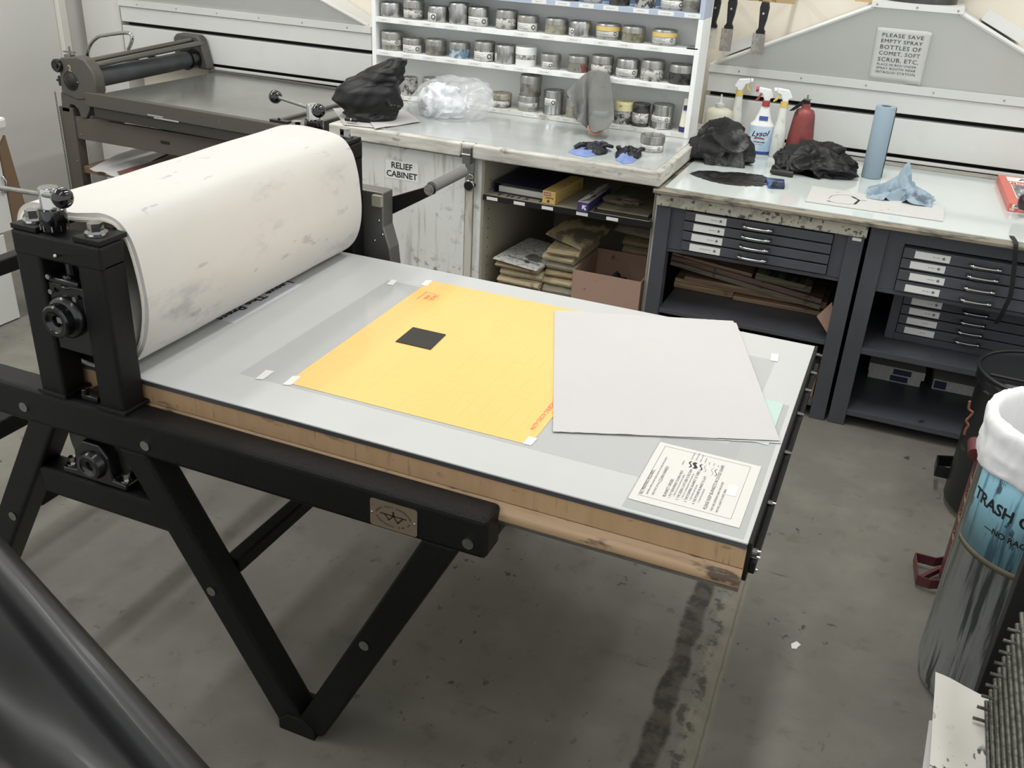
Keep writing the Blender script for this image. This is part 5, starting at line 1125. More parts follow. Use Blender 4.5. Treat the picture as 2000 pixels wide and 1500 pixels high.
for (hx, hz0, tiltx, bw_, bz0, lbl, col_) in ((-.950, 1.418, .0, .031, 1.312, 'putty knife with a paint-crusted pale blade, left one of three on the rail', 1), (-.876, 1.42, .0, .030, 1.308, 'putty knife with grey blade, middle one of three on the rail', 0), (-.728, 1.412, .0, .032, 1.308, 'putty knife hanging alone in front of the slanted grey hood, right one of three', 0)):
    t = thing('putty_knife', lbl, 'putty knife', (hx, 4.725, hz0), 'putty knives hanging on the rail')
    b = MB(); b.prism([(hx - .017, hz0), (hx + .019, hz0), (hx + .014, hz0 + .014), (hx + .021, hz0 + .05), (hx + .025, hz0 + .10), (hx + .019, hz0 + .125), (hx - .013, hz0 + .125), (hx - .018, hz0 + .10), (hx - .014, hz0 + .05), (hx - .011, hz0 + .014)], 'y', 4.716, 4.734); h_ = b.build('handle', HAND, t, bevel=.004, seg=3, smooth=50)
    b = MB(); b.cyl((hx + .002, 4.7155, hz0 + .075), (hx + .002, 4.7165, hz0 + .075), .005, 14); b.build('rivet', CHROME, h_)
    bx(hx - .020, hx + .021, 4.717, 4.733, hz0 - .012, hz0 + .002).build('bolster', M('black_rubber', (14, 14, 14), .5), t, bevel=.002)
    bx(hx - bw_, hx + bw_ * .8, 4.7245, 4.726, bz0, hz0 - .011).build('blade', TIN['white'] if False else (M('crusted_blade', (188, 184, 172), .6, layers=[dict(s=30, lo=.5, hi=.6, c=(150, 146, 134), f=.7)]) if col_ else BLADE), t)
# ------------------------------------------------------------------ stuff in the open bay of the white cabinet
ZS = .7228
T_ = Matrix.Translation((-1.655, 3.86, ZS)) @ Matrix.Rotation(R(-2), 4, 'Z')
t = thing('ring_binder', 'dark navy ring binder lying flat at the left of the cabinet shelf', 'binder', (-1.66, 3.86, ZS))
NAVY = M('navy_vinyl', (34, 34, 66), .4)
b = MB(); b.box(0, .30, 0, .34, .042, .045, T=T_); b.box(0, .30, 0, .34, .0005, .0035, T=T_); b.box(0, .003, 0, .34, .0035, .042, T=T_); b.build('cover', NAVY, t, bevel=.001)
b = MB(); b.box(.022, .285, .008, .33, .005, .030, T=T_); b.build('pages', M('paper_page_block', (206, 204, 196), .7, layers=[dict(s=(1, 1, 300), lo=.4, hi=.6, c=(170, 168, 160), f=.7)]), t)
t = thing('cling_wrap_box', 'yellow cling wrap carton pointing outward on the cabinet shelf', 'carton', (-1.39, 3.82, ZS))
T_ = Matrix.Translation((-1.405, 3.815, ZS)) @ Matrix.Rotation(R(-4), 4, 'Z')
b = MB(); b.box(0, .062, 0, .31, .0005, .056, T=T_); b.build('carton_body', M('yellow_carton', (222, 184, 92), .45, layers=[dict(s=(18, 12, 18), lo=.6, hi=.68, c=(190, 120, 84), f=.7)]), t, bevel=.002)
b = MB(); b.box(.008, .040, -.0005, 0, .036, .050, T=T_); b.build('red_patch', M('carton_red', (170, 52, 44), .4), t)
b = MB(); b.text('GLAD', .0105, T_ @ Matrix.Translation((.024, -.0007, .043)) @ FACE, off=.0004); b.build('white_lettering', PAPER, t)
b = MB(); b.text('ClingWrap', .009, T_ @ Matrix.Translation((.034, -.0007, .027)) @ FACE, off=.0002); b.cyl(T_ @ Vector((.030, -.0004, .012)), T_ @ Vector((.030, -.0008, .012)), .006, 14); b.build('lettering', M('dark_brown_print', (92, 50, 40), .5), t)
t = thing('foil_carton', 'purple and white wrap carton with a white arrow on its end', 'carton', (-1.21, 3.8, ZS))
T_ = Matrix.Translation((-1.232, 3.782, ZS)) @ Matrix.Rotation(R(-1), 4, 'Z')
b = MB(); b.box(0, .048, 0, .31, .0005, .040, T=T_); b.build('carton_body', M('purple_carton', (70, 60, 118), .4), t, bevel=.001)
b = MB(); b.add([T_ @ Vector(p) for p in ((0, .006, .0405), (.048, .006, .0405), (.048, .31, .0405), (0, .31, .0405), (.0, .006, .0408), (.040, .03, .056), (.040, .31, .056), (.0, .31, .0408))], [(0, 1, 2, 3), (4, 5, 6, 7)]); b.build('open_flap', M('white_carton_flap', (200, 198, 194), .5, layers=[dict(s=(60, 14, 20), lo=.56, hi=.60, c=(60, 56, 70), f=.9)]), t, solid=.001)
b = MB(); A_ = [(.022, .012), (.022, .030), (.040, .030), (.040, .025), (.031, .025), (.042, .013), (.037, .008), (.027, .019), (.027, .012)]
b.prism(A_, 'y', -.0008, 0, T=T_); b.build('white_arrow', PAPER, t)
# framed sheet stack on the shelf, right
t = thing('picture_frame', 'dusty framed glass panes stacked flat on the right of the cabinet shelf', 'frame', (-1.06, 3.95, ZS))
b = MB(); b.box(-1.165, -.925, 3.812, 4.25, ZS + .0005, ZS + .012); b.build('dark_backing', M('dusty_black_board', (38, 36, 32), .6), t)
b = MB(); b.box(-1.155, -.930, 3.822, 4.24, ZS + .0125, ZS + .018); b.build('glass_pane', M('dusty_pane', (136, 130, 112), .25, layers=[dict(s=7, lo=.45, hi=.7, c=(96, 90, 76), f=.7)]), t)
crumple((-1.08, 3.94, ZS + .019), (.10, .06, .035), 'dusty_cloth', M('dusty_brown_cloth', (92, 84, 68), .9), 'crumpled dusty brown cloth on the stacked glass panes in the cabinet', 'cloth', seed=31, amp=.5, fr=2.0, sub=4)
# newspapers
NEWS = [M('yellowed_newsprint_%s' % n, c, .85, layers=[dict(s=(3, 3, 160), lo=.42, hi=.62, c=c2, f=.8), dict(s=(30, 30, 30), lo=.60, hi=.68, c=(70, 64, 50), f=.5)]) for n, c, c2 in (('pale', (196, 180, 142), (150, 132, 96)), ('brown', (178, 158, 116), (126, 108, 76)), ('grey', (172, 166, 148), (120, 114, 98)))]
def newspaper(c, w, d, h, rz, mat, label, group, seed, tilt=0, z0=None, tx=0):
    T_ = Matrix.Translation(Vector(c)) @ Matrix.Rotation(R(rz), 4, 'Z') @ Matrix.Rotation(R(tilt), 4, 'Y') @ Matrix.Rotation(R(tx), 4, 'X')
    b = MB(); prof_ = [(-.5, 0), (-.46, -.4), (-.3, -.5), (.3, -.5), (.46, -.45), (.5, -.1), (.5, .15), (.44, .45), (.3, .5), (-.3, .5), (-.45, .45), (-.5, .1)]
    nx_ = 14
    # rounded folded slab: profile in y-z swept in x with gentle waviness
    P = [(p[0] * d, (p[1] + .5) * h) for p in prof_]
    vs_ = []; n = len(P)
    for i in range(nx_):
        u = i / (nx_ - 1) - .5
        for j, (y, z) in enumerate(P):
            wob = .10 * h * noise.noise((u * 5, j * .4, seed)) * (z > h * .2)
            vs_.append(T_ @ Vector((u * w, y * (1 + .02 * noise.noise((u * 3, seed, 1))), max(0, z + wob))))
    fs = [(i * n + j, i * n + (j + 1) % n, (i + 1) * n + (j + 1) % n, (i + 1) * n + j) for i in range(nx_ - 1) for j in range(n)]
    fs += [tuple(range(n)), tuple(range((nx_ - 1) * n, nx_ * n))[::-1]]
    b.add(vs_, fs); o = b.build('newspaper', mat, None, origin=c, smooth=50); return tag(o, label, 'newspaper', group)
z = .0305
for i in range(11):
    h = .034 + .006 * math.sin(i * 2.3); newspaper((-1.500 + .006 * math.sin(i * 1.7), 4.00 + .012 * math.cos(i * 2.1), z), .205, .36, h, 2 * math.sin(i * 3), NEWS[i % 3 if i % 3 < 2 else 0], 'yellowed folded newspapers inside the left pile of the open cabinet bay', 'newspapers in the left pile', i); z += h + .001
tl_ = newspaper((-1.495, 3.985, z), .225, .37, .012, -6, M('grey_newsprint_top', (190, 190, 184), .8, layers=[dict(s=(60, 60, 60), lo=.52, hi=.58, c=(120, 120, 116), f=.7), dict(s=(5, 7, 5), lo=.56, hi=.6, c=(60, 60, 58), f=.85)]), 'grey open newspaper with a dark photo lying on top of the left pile', 'newspapers in the left pile', 40, tilt=3)
b = MB(); b.text('YEAR OF AMERICA', .020, Matrix.Translation((-1.495, 3.86, z + .0145)) @ Matrix.Rotation(R(-6), 4, 'Z') @ Matrix.Rotation(R(3), 4, 'Y'), off=.0003); b.build('headline', INK, tl_)
z = .0305
for i in range(13):
    h = .036 + .006 * math.sin(i * 1.9 + 1); newspaper((-1.316 + .005 * math.sin(i * 2.7), 4.03 + .014 * math.cos(i * 1.3), z), .150, .34, h, 3 * math.sin(i * 2.2), NEWS[(i + 1) % 3], 'folded yellow-brown newspapers inside the middle pile behind the cardboard box', 'newspapers in the middle pile', 60 + i); z += h + .001
newspaper((-1.105, 4.40, .535), .28, .30, .030, -5, NEWS[2], 'dark inky newspaper spread across the piles behind the cardboard box', 'newspapers in the middle pile', 90, tilt=2, tx=16)
newspaper((-1.290, 4.06, .545), .20, .30, .016, -14, M('inky_yellow_newsprint', (160, 142, 100), .8, layers=[dict(s=9, lo=.42, hi=.52, c=(70, 64, 52), f=.85)]), 'ink-blackened yellow newspaper sloping on top beneath the shelf', 'newspapers in the middle pile', 92, tilt=8, tx=10)
z = .0305
for i in range(12):
    h = .038; newspaper((-1.04, 4.37, z), .17, .34, h, 2 * math.sin(i), NEWS[(i + 2) % 3], 'dim newspapers piled at the back right of the bay behind the box', 'newspapers in the back pile', 120 + i); z += h + .001
# cardboard box
CARD = M('stained_cardboard', (168, 132, 110), .8, layers=[dict(s=4, lo=.45, hi=.75, c=(160, 112, 86), f=.7), dict(s=22, lo=.64, hi=.70, c=(58, 46, 38), f=.8, m=((5, 5, 5), .5, .6))])
t = thing('cardboard_box', 'open brown cardboard box with ink-stained rim at the bottom of the cabinet bay', 'box', (-1.07, 3.98, .031))
x0, x1, y0, y1 = -1.233, -.921, 3.802, 4.145; zb, zt = .031, .452; w = .004
b = MB(); b.box(x0, x1, y0, y0 + w, zb, zt); b.box(x0, x1, y1 - w, y1, zb, zt); b.box(x0, x0 + w, y0 + w, y1 - w, zb, zt); b.box(x1 - w, x1, y0 + w, y1 - w, zb, zt); b.box(x0 + w, x1 - w, y0 + w, y1 - w, zb, zb + w); b.build('box_walls', CARD, t)
crumple((-1.08, 3.98, .037), (.10, .12, .375), 'black_rag_bundle', M('black_cloth', (30, 30, 30), .9), 'dark rag bundle inside the open cardboard box', 'rag', seed=44, amp=.25, fr=2, sub=4)
# wood boards on the left flat file shelf
WD = [M('brown_board_%s' % n, c, .6, layers=[dict(s=(2, 60, 60), lo=.42, hi=.6, c=c2, f=.8), dict(s=20, lo=.62, hi=.68, c=(48, 38, 30), f=.6)]) for n, c, c2 in (('dark', (138, 108, 88), (88, 68, 54)), ('mid', (176, 140, 108), (118, 92, 70)), ('light', (190, 158, 114), (138, 108, 76)), ('grey', (134, 120, 100), (88, 78, 64)))]
def board(a, c, y0, y1, th, nm, mat, label, dz=0):
    A_, C_ = PY(*a, y0), PY(*c, y0); d = (C_ - A_); d.y = 0; L_ = d.length; d.normalize(); up_ = Vector((-d.z, 0, d.x))
    b = MB(); P = [(A_.x, A_.z), (C_.x, C_.z), (C_.x + up_.x * th, C_.z + up_.z * th), (A_.x + up_.x * th, A_.z + up_.z * th)]
    b.prism(P, 'y', y0, y1); o = b.build(nm, mat, None, origin=(A_ + C_) / 2, bevel=.001); return tag(o, label, 'board', 'wooden boards on the left flat file shelf')
BG = 'wooden boards on the left flat file shelf'
slab([(-.560, 4.055), (-.145, 4.06), (-.145, 4.6), (-.560, 4.6)], .3565, .018, 'wood_board', WD[1], 'short tan board lowest in the pile, at the front right of the shelf', 'board', BG)
slab([(-.835, 4.075), (-.565, 4.075), (-.565, 4.6), (-.835, 4.6)], .3565, .024, 'wood_board', WD[2], 'board at the bottom left of the pile, with stacked ply edges', 'board', BG)
slab([(-.835, 4.085), (-.17, 4.085), (-.17, 4.6), (-.835, 4.6)], .3815, .016, 'wood_board', WD[2], 'light wood board low in the pile under the drawers', 'board', BG)
slab([(-.79, 4.065), (-.165, 4.065), (-.165, 4.6), (-.79, 4.6)], .3985, .020, 'wood_board', WD[1], 'orange-brown board in the middle of the pile', 'board', BG)
board((1308, 517), (1600, 605), 4.03, 4.5, .020, 'wood_board', WD[3], 'long grey-brown board tilting down to the right across the pile')
board((1310, 507), (1603, 594), 4.04, 4.5, .022, 'wood_board', WD[0], 'long dark reddish board second from the top of the tilted pile')
board((1312, 499), (1468, 541), 4.05, 4.5, .014, 'wood_board', WD[1], 'thin brown board on top of the tilted pile at the left under the drawers')
board((1474, 545), (1582, 573), 4.035, 4.4, .030, 'book_block', M('dark_dusty_book', (60, 60, 54), .7, layers=[dict(s=(1, 1, 220), lo=.45, hi=.55, c=(150, 138, 98), f=.8), dict(s=8, lo=.5, hi=.6, c=(40, 40, 38), f=.8)]), 'dark dusty block with yellow edges on top of the board pile')
b = MB(); b.add([PY(1595, 618, 3.83), PY(1625, 590, 3.86), PY(1628, 640, 3.84), PY(1619, 656, 3.815)], [(0, 1, 2, 3)]); o = b.build('cardboard_flap', CARD, None, origin=PY(1612, 625, 3.83), solid=.003); tag(o, 'bent brown cardboard flap sticking out beside the right post of the left flat file', 'cardboard')
# cartons on the lower shelf of the right flat file
CART = M('white_blue_carton', (196, 196, 188), .6, layers=[dict(k='wavez', s=(1, 1, 40), lo=.8, hi=.9, c=(110, 112, 116), f=.6, m=((90, 90, 40), .45, .55))])
def cartonx(x0, x1, z0, z1, y0, label, w0, w1):
    t = thing('long_carton', label, 'carton', ((x0 + x1) / 2, y0 + .1, z0), 'white cartons on the lower flat file shelf')
    bx(x0, x1, y0, y0 + .30, z0, z1).build('carton_body', CART, t, bevel=.001)
    bx(w0, w1, y0 - .0006, y0 - .0001, z0 + .006, z1 - .006).build('navy_panel', M('navy_carton_print', (44, 52, 84), .5), t)
cartonx(.066, .285, .0740, .112, 4.165, 'white carton with navy panel, lower of the left pair on the lower shelf', .158, .232)
cartonx(.062, .295, .1125, .150, 4.150, 'white carton with navy panel, upper of the left pair on the lower shelf', .165, .240)
cartonx(.335, .60, .0740, .122, 4.180, 'white carton with navy end panels behind the red can on the lower shelf', .34, .39)
# grey cartons/boxes just visible under the left flat file behind the bed corner
slab([(-.19, 3.84), (-.135, 3.84), (-.135, 4.2), (-.19, 4.2)], .0735, .06, 'cardboard_block', CARD, 'brown box end on the bottom shelf glimpsed beyond the bed corner', 'box')
# ------------------------------------------------------------------ old hand-cranked press in the corner
OG = M('olive_grey_hammered_paint', (80, 78, 72), .42, bump=.25, bscale=260, layers=[dict(s=30, lo=.72, hi=.75, c=(160, 156, 140), f=.6)])
OGL = M('brown_grey_leg_paint', (88, 82, 74), .5, layers=[dict(s=4, lo=.45, hi=.8, c=(78, 72, 64), f=.7), dict(s=50, lo=.745, hi=.76, c=(190, 184, 170), f=.7)])
OP = thing('old_press', 'older grey-brown hand-cranked table press with steel bed standing in the left corner', 'printing press', (-3.55, 4.27, 0))
def castf(y0, y1, nm, lab=None):
    b = MB(); b.prism([(-4.115, 1.030), (-4.100, 1.052), (-3.985, 1.068), (-3.935, 1.058), (-3.905, 1.020), (-3.885, .985), (-3.882, .905), (-3.905, .865), (-4.02, .848), (-4.125, .872), (-4.118, .95)], 'y', y0, y1)
    o = b.build(nm, OG, OP, bevel=.008, seg=3, smooth=40); return o
cf = castf(3.835, 3.905, 'side_casting')
b = MB(); b.prism([(-4.138, 1.062), (-4.110, 1.088), (-3.965, 1.088), (-3.940, 1.065), (-3.900, .900), (-4.140, .900)], 'y', 4.735, 4.80); b.build('side_casting', OG, OP, bevel=.010, seg=3, smooth=40)
b = MB(); b.prism([(-4.135, .875), (-3.935, .850), (-3.955, .80), (-3.985, .758), (-4.02, .758), (-4.03, .80), (-4.055, .818), (-4.085, .818), (-4.09, .775), (-4.145, .775)], 'y', 3.84, 3.90); b.build('casting_foot', OG, OP, bevel=.004)
b = MB(); hexbolt(b, (-3.985, 3.875, .752), .014, .018); b.build('hex_bolt', CHROME, OP, smooth=30)
b = MB(); T_ = Matrix.Translation((-4.045, 3.835, .943)) @ Matrix.Rotation(R(90), 4, 'X'); b.lathe([(0, .018), (.018, .016), (.034, .010), (.040, .004), (.048, .003), (.050, 0)], (0, 0, 0), 28, T=T_); b.build('hub_cap', M('dark_knurled_iron', (48, 46, 42), .45, metal=.4, bump=.6, bscale=120), OP, smooth=40)
b = MB()
for x, z in ((-4.083, .946), (-3.998, .940)): b.ball((x, 3.833, z), .005, 10)
b.build('casting_screw', STEEL, OP, smooth=50)
b = MB(); b.text('2', .048, face_at(-4.040, 3.8335, 1.003), off=.0008); b.build('painted_number', M('ochre_paint', (190, 168, 104), .5), cf)
MB().lathe([(0, .045), (.012, .045), (.013, .040), (.028, .042), (.034, .036), (.034, .020), (.012, .016), (.012, 0)], (0, 0, 0), 28, T=Matrix.Translation((-4.118, 3.86, 1.012)) @ Matrix.Rotation(R(90), 4, 'X')).build('hand_wheel', PLASTBLK, OP, smooth=40)
b = MB(); b.cyl((-4.060, 3.87, 1.055), (-4.060, 3.87, 1.108), .005, 10); b.box(-4.095, -4.028, 3.860, 3.880, 1.076, 1.084); b.box(-4.085, -4.045, 3.852, 3.888, 1.056, 1.068); b.build('adjuster_screw', STEEL, OP, bevel=.001)
b = MB(); b.box(-4.150, -4.118, 3.85, 3.89, .905, .955); b.box(-4.168, -4.15, 3.855, 3.87, .925, .937); b.box(-4.168, -4.15, 3.875, 3.888, .945, .952); b.build('side_catch', BLKSTEEL, OP, bevel=.002)
b = MB(); b.cyl((-3.965, 3.89, 1.042), (-4.000, 4.76, 1.060), .014, 20); b.cyl((-3.930, 3.89, 1.025), (-3.950, 4.76, 1.046), .015, 20); b.build('tie_rod', M('dull_steel_rod', (132, 130, 124), .35, metal=.9), OP, smooth=40)
b = MB(); b.cyl((-3.950, 3.90, .957), (-4.000, 4.745, .957), .048, 40); b.build('roller', M('dark_grey_rubber', (62, 64, 66), .5, layers=[dict(s=6, lo=.45, hi=.7, c=(84, 86, 88), f=.6)]), OP, smooth=40)
b = MB(); b.cyl((-3.992, 4.66, .957), (-3.997, 4.73, .957), .058, 32); b.build('roller_collar', BLKSTEEL, OP, smooth=40)
ha = [PY(*p, 3.93) for p in ((170, 108), (173, 95), (180, 82), (192, 72), (205, 69), (225, 66), (243, 64), (254, 66), (258, 75), (255, 87), (250, 97))]
q = [tuple(p) for p in ha]
b = MB(); b.tube([catm(q, i / 50) for i in range(51)], .0088, 12)
b.build('crank_handle', CHROME, OP, smooth=70)
# bed
BEDS = M('stained_steel_bed', (156, 156, 151), .16, metal=.6, layers=[dict(s=2, lo=.4, hi=.7, c=(120, 120, 114), f=.7), dict(s=(4, 20, 4), lo=.6, hi=.7, c=(150, 150, 144), f=.5)])
TP_ = Matrix.Translation((-3.89, 3.815, 0)) @ Matrix.Rotation(R(-2.6), 4, 'Z')
b = MB(); b.box(0, 1.26, .035, .93, .86, .892, T=TP_); b.build('bed_plate', BEDS, OP)
b = MB(); b.box(-.06, 1.27, 0, .036, .830, .900, T=TP_); b.box(-.06, 1.27, .93, .966, .830, .900, T=TP_); b.box(1.10, 1.125, .036, .93, .893, .905, T=TP_); b.box(1.25, 1.27, .036, .93, .83, .893, T=TP_)
b.build('bed_rail', OG, OP, bevel=.003)
b = MB(); b.box(-.02, 1.255, .01, .956, .775, .829, T=TP_); b.build('bed_frame', M('dark_iron', (58, 56, 52), .5), OP, bevel=.004)
b = MB(); [b.box(.1 + .0112 * i, .1 + .0112 * i + .004, .936, .946, .9003, .9012, T=TP_) for i in range(90)]; b.build('rack_tooth', STEEL, OP)
b = MB(); b.box(1.095, 1.20, .03, .06, .9005, .912, T=TP_); b.ball(TP_ @ Vector((1.14, .045, .914)), .008, 10); b.build('bed_stop', BLKSTEEL, OP, bevel=.002)
b = MB(); [b.cyl(TP_ @ Vector((x, -.002, .872)), TP_ @ Vector((x, .001, .872)), .0035, 8) for x in (.12, .24, .40, .52, .70, .9, 1.1)]; b.build('rail_screw', STEEL, OP)
b = MB(); b.box(.36, .46, -.0008, 0, .838, .844, T=TP_); b.box(.40, .56, -.0008, 0, .828, .835, T=TP_); b.build('white_paint_scrape', M('white_paint_scrape', (170, 170, 162), .7), OP)
# legs and aprons
def legp(x0, x1, y0, y1, zt, nm='leg'):
    b = MB(); b.prism([(x0, zt), (x1, zt), (x1 - .012, 0), (x0 + .0, 0)], 'y', y0, y1); return b.build(nm, OGL, OP, bevel=.003)
legp(-4.165, -4.070, 3.84, 3.90, .80); legp(-2.72, -2.63, 3.80, 3.86, .775); legp(-4.20, -4.12, 4.70, 4.76, .80); legp(-2.72, -2.63, 4.66, 4.72, .775)
b = MB(); b.box(-4.072, -2.72, 3.848, 3.872, .640, .757); b.build('apron', OGL, OP, bevel=.002)
b = MB(); b.box(-4.165, -4.145, 3.90, 4.70, .640, .757); b.build('side_apron', OGL, OP, bevel=.002)
b = MB(); b.box(-3.512, -3.455, 3.8465, 3.848, .690, .706); b.build('name_badge', M('dark_badge', (40, 36, 32), .4), OP)
b = MB(); [b.ball((x, 3.8475, z), .004, 8) for x, z in ((-4.05, .74), (-4.05, .665))]; b.ball((-4.09, 3.838, .52), .004, 8); b.build('apron_screw', STEEL, OP)
sh = bx(-4.08, -2.72, 3.86, 4.66, .455, .490).build('lower_shelf', M('worn_plywood_shelf', (128, 98, 70), .6, layers=[dict(s=(3, 30, 60), lo=.45, hi=.65, c=(96, 72, 52), f=.7)]), OP)
# prints on its shelf
loose([(175, 332), (255, 290), (330, 300), (232, 350)], .494, 'print_sheet', 'grey-white print sheet with a dark rectangle on the shelf of the old press', 'print', PAPW, .012, 2)
loose([(205, 342), (228, 338), (262, 350), (238, 352)], .4915, 'print_sheet', 'small white sheet at the front of the shelf of the old press', 'print', PAPW, .004, 3)
loose([(228, 336), (330, 306), (352, 322), (255, 352)], .5105, 'print_sheet', 'dull red-brown print on the shelf of the old press', 'print', M('dark_red_print', (118, 66, 62), .6, layers=[dict(s=14, lo=.5, hi=.62, c=(74, 56, 56), f=.7)]), .003, 6)
# chain hanging from casting
CH = M('dull_chain_steel', (84, 82, 76), .4, metal=.8)
t = thing('hanging_chain', 'thin steel chain hanging straight down beside the left leg of the old press', 'chain', (-4.158, 3.83, .87))
b = MB()
for i in range(44):
    z = .87 - i * .0135; rx = .0040
    pts = [Vector((-4.158 + (rx * math.cos(a) if i % 2 else 0), 3.825 + (0 if i % 2 else rx * math.cos(a)), z + .0085 * math.sin(a))) for a in [R(k * 45) for k in range(8)]]
    b.tube(pts, .0013, 5, closed=True)
o = b.build('chain_links', CH, t, smooth=60); o['kind'] = 'stuff'
# ------------------------------------------------------------------ white cabinet at the left edge
LC = thing('white_booth', 'white metal booth base with a black slot at the left picture edge', 'cabinet', (-4.1, 2.2, 0))
X = -3.70
bx(-4.45, X, 1.0, 2.985, .006, .262).build('lower_panel', WHITE, LC, bevel=.003)
bx(-4.45, X - .03, 1.0, 2.985, .262, .318).build('slot_backing', BLACKGAP, LC)
bx(-4.45, X, 1.0, 2.985, .318, .416).build('upper_panel', WHITE, LC, bevel=.003)
t = thing('white_locker', 'white locker door with latch standing on the booth at the left edge', 'locker', (-4.0, 2.6, .424))
bx(-4.3, X - .002, 1.4, 3.044, .424, .87).build('locker_body', WHITE, t, bevel=.002)
bx(-4.45, X - .02, 1.0, 3.0, .4165, .4235).build('shaded_gap_fill', BLACKGAP, t)  # black slab added in the open gap; the gap's shade is its colour
lp = PX(5, 352, X); b = MB(); b.tube([lp + Vector((.004, 0, .02)), lp + Vector((.02, .002, .0)), lp + Vector((.02, .002, -.04)), lp + Vector((.004, 0, -.05))], .004, 8); b.ball(PX(5, 372, X) + Vector((.01, 0, 0)), .012, 12); b.build('latch', CHROME, t, smooth=60)
b = MB(); b.add([PX(8, 264, X) , PX(52, 415, X), PX(52, 415, X) + Vector((0, .03, -.42)), Vector((X, 3.046, .0)), Vector((X, 3.046, .80))], [(0, 1, 2, 3, 4)]); 
o = b.build('brown_panel', M('brown_hardboard', (120, 92, 66), .6), None, origin=(X, 3.08, .2), solid=.012); tag(o, 'brown hardboard panel leaning upright against the locker side at the left edge', 'panel')
b = MB(); p = PX(4, 250, X); b.box(X - .12, X + .01, 2.98, 3.105, .872, .925); o = b.build('white_block', M('crusty_white_plastic', (206, 205, 198), .6, bump=.5, bscale=40), None, origin=(X - .05, 3.05, .872), bevel=.012); tag(o, 'crusty white plastic block on top of the locker at the left edge', 'block')
# ------------------------------------------------------------------ waste cans
GAL = M('paint_streaked_grey_metal', (156, 158, 155), .5, metal=0.0, layers=[
    dict(s=(9, 9, 1.2), lo=.42, hi=.62, c=(92, 94, 92), f=.9), dict(s=(34, 34, 2.0), lo=.53, hi=.60, c=(52, 58, 56), f=.85), dict(s=(16, 16, 1.4), lo=.58, hi=.63, c=(60, 92, 84), f=.8),
    dict(s=(16, 16, 9), lo=.68, hi=.71, c=(34, 34, 34), f=.9), dict(s=(8, 8, 3), lo=.735, hi=.76, c=(136, 60, 62), f=.7)])
tc_ = Vector((.528, 2.40, 0)); RT = .182
t = thing('trash_can', 'tall grey metal trash can with a blue TRASH ONLY band and white bag', 'trash can', tc_)
MB().lathe([(0, .002), (RT * .95, .002), (RT * .97, .02), (RT, .05), (RT, .79), (RT + .004, .795), (RT + .004, .805), (RT - .004, .805), (RT - .006, .06), (0, .06)], tc_, 64).build('can_body', GAL, t, smooth=40)
BB = M('blue_painted_band', (136, 200, 220), .45, layers=[dict(s=(7, 7, 2), lo=.5, hi=.75, c=(120, 184, 206), f=.7), dict(s=(40, 40, 2.6), lo=.52, hi=.60, c=(62, 96, 134), f=.75), dict(s=(40, 40, 14), lo=.62, hi=.65, c=(40, 34, 60), f=.8), dict(s=(12, 12, 3), lo=.72, hi=.74, c=(60, 90, 70), f=.7)])
b = MB(); rb_ = RT + .001
b.grid(lambda u, v: tc_ + Vector((rb_ * math.cos(R(196 + 100 * u)), rb_ * math.sin(R(196 + 100 * u)), .488 + .285 * v)), 60, 2)
bd = b.build('blue_band', BB, t, smooth=60, solid=.0008)
b = MB(); b.grid(lambda u, v: tc_ + Vector((rb_ * math.cos(R(192 + 108 * u)), rb_ * math.sin(R(192 + 108 * u)), .470 + .018 * v)), 60, 2); b.build('tan_tape_band', M('tan_tape', (118, 112, 94), .6, layers=[dict(s=20, lo=.5, hi=.65, c=(108, 100, 80), f=.8)]), t, smooth=60, solid=.0006)
def wrap(b, s_, size, ac, z, off):
    tb = MB(); tb.text(s_, size, Matrix(), off=off, res=3)
    # subdivide nothing: map flat letters to the curved wall
    b.add([tc_ + Vector(((RT + .0022) * math.cos(R(ac) + p.x / RT), (RT + .0022) * math.sin(R(ac) + p.x / RT), z + p.y)) for p in tb.v], tb.f)
b = MB(); wrap(b, 'TRASH ONLY', .0425, 239, .628, .0012); wrap(b, '\u2014NO RAGS\u2014', .0225, 242, .568, .0006); b.build('lettering', INK, bd)
LIN = M('white_bin_liner', (248, 248, 248), .35, alpha=.96, sheen=.1, layers=[dict(s=(12, 12, 3), lo=.5, hi=.8, c=(232, 232, 232), f=.5)])
def lin_(r, z, a, j):
    w = .004 * noise.noise((math.cos(a) * 6, math.sin(a) * 6, j * .45)) + .005 * noise.noise((math.cos(a) * 14 + j, math.sin(a) * 14, j * .5)) + .002 * noise.noise((math.cos(a) * 30, math.sin(a) * 30, j * .3))
    zz = z + (.014 * noise.noise((math.cos(a) * 2, math.sin(a) * 2, 9)) if j < 5 else 0)
    return (r + w + (.003 if j < 14 else 0), zz + .004 * noise.noise((math.cos(a) * 5, math.sin(a) * 5, j)))
pr_ = [(RT + .005, .706), (RT + .010, .710), (RT + .012, .72), (RT + .011, .735), (RT + .014, .75), (RT + .013, .765), (RT + .012, .78), (RT + .014, .80), (RT + .016, .82), (RT + .012, .838), (RT + .002, .844), (RT - .008, .838), (RT - .014, .82), (RT - .014, .79), (RT - .016, .65), (RT - .02, .5), (RT - .03, .35), (RT - .06, .25), (.05, .20), (0, .20)]
MB().lathe(pr_, tc_, 140, fn=lin_, close=True).build('bag_liner', LIN, t, smooth=80)
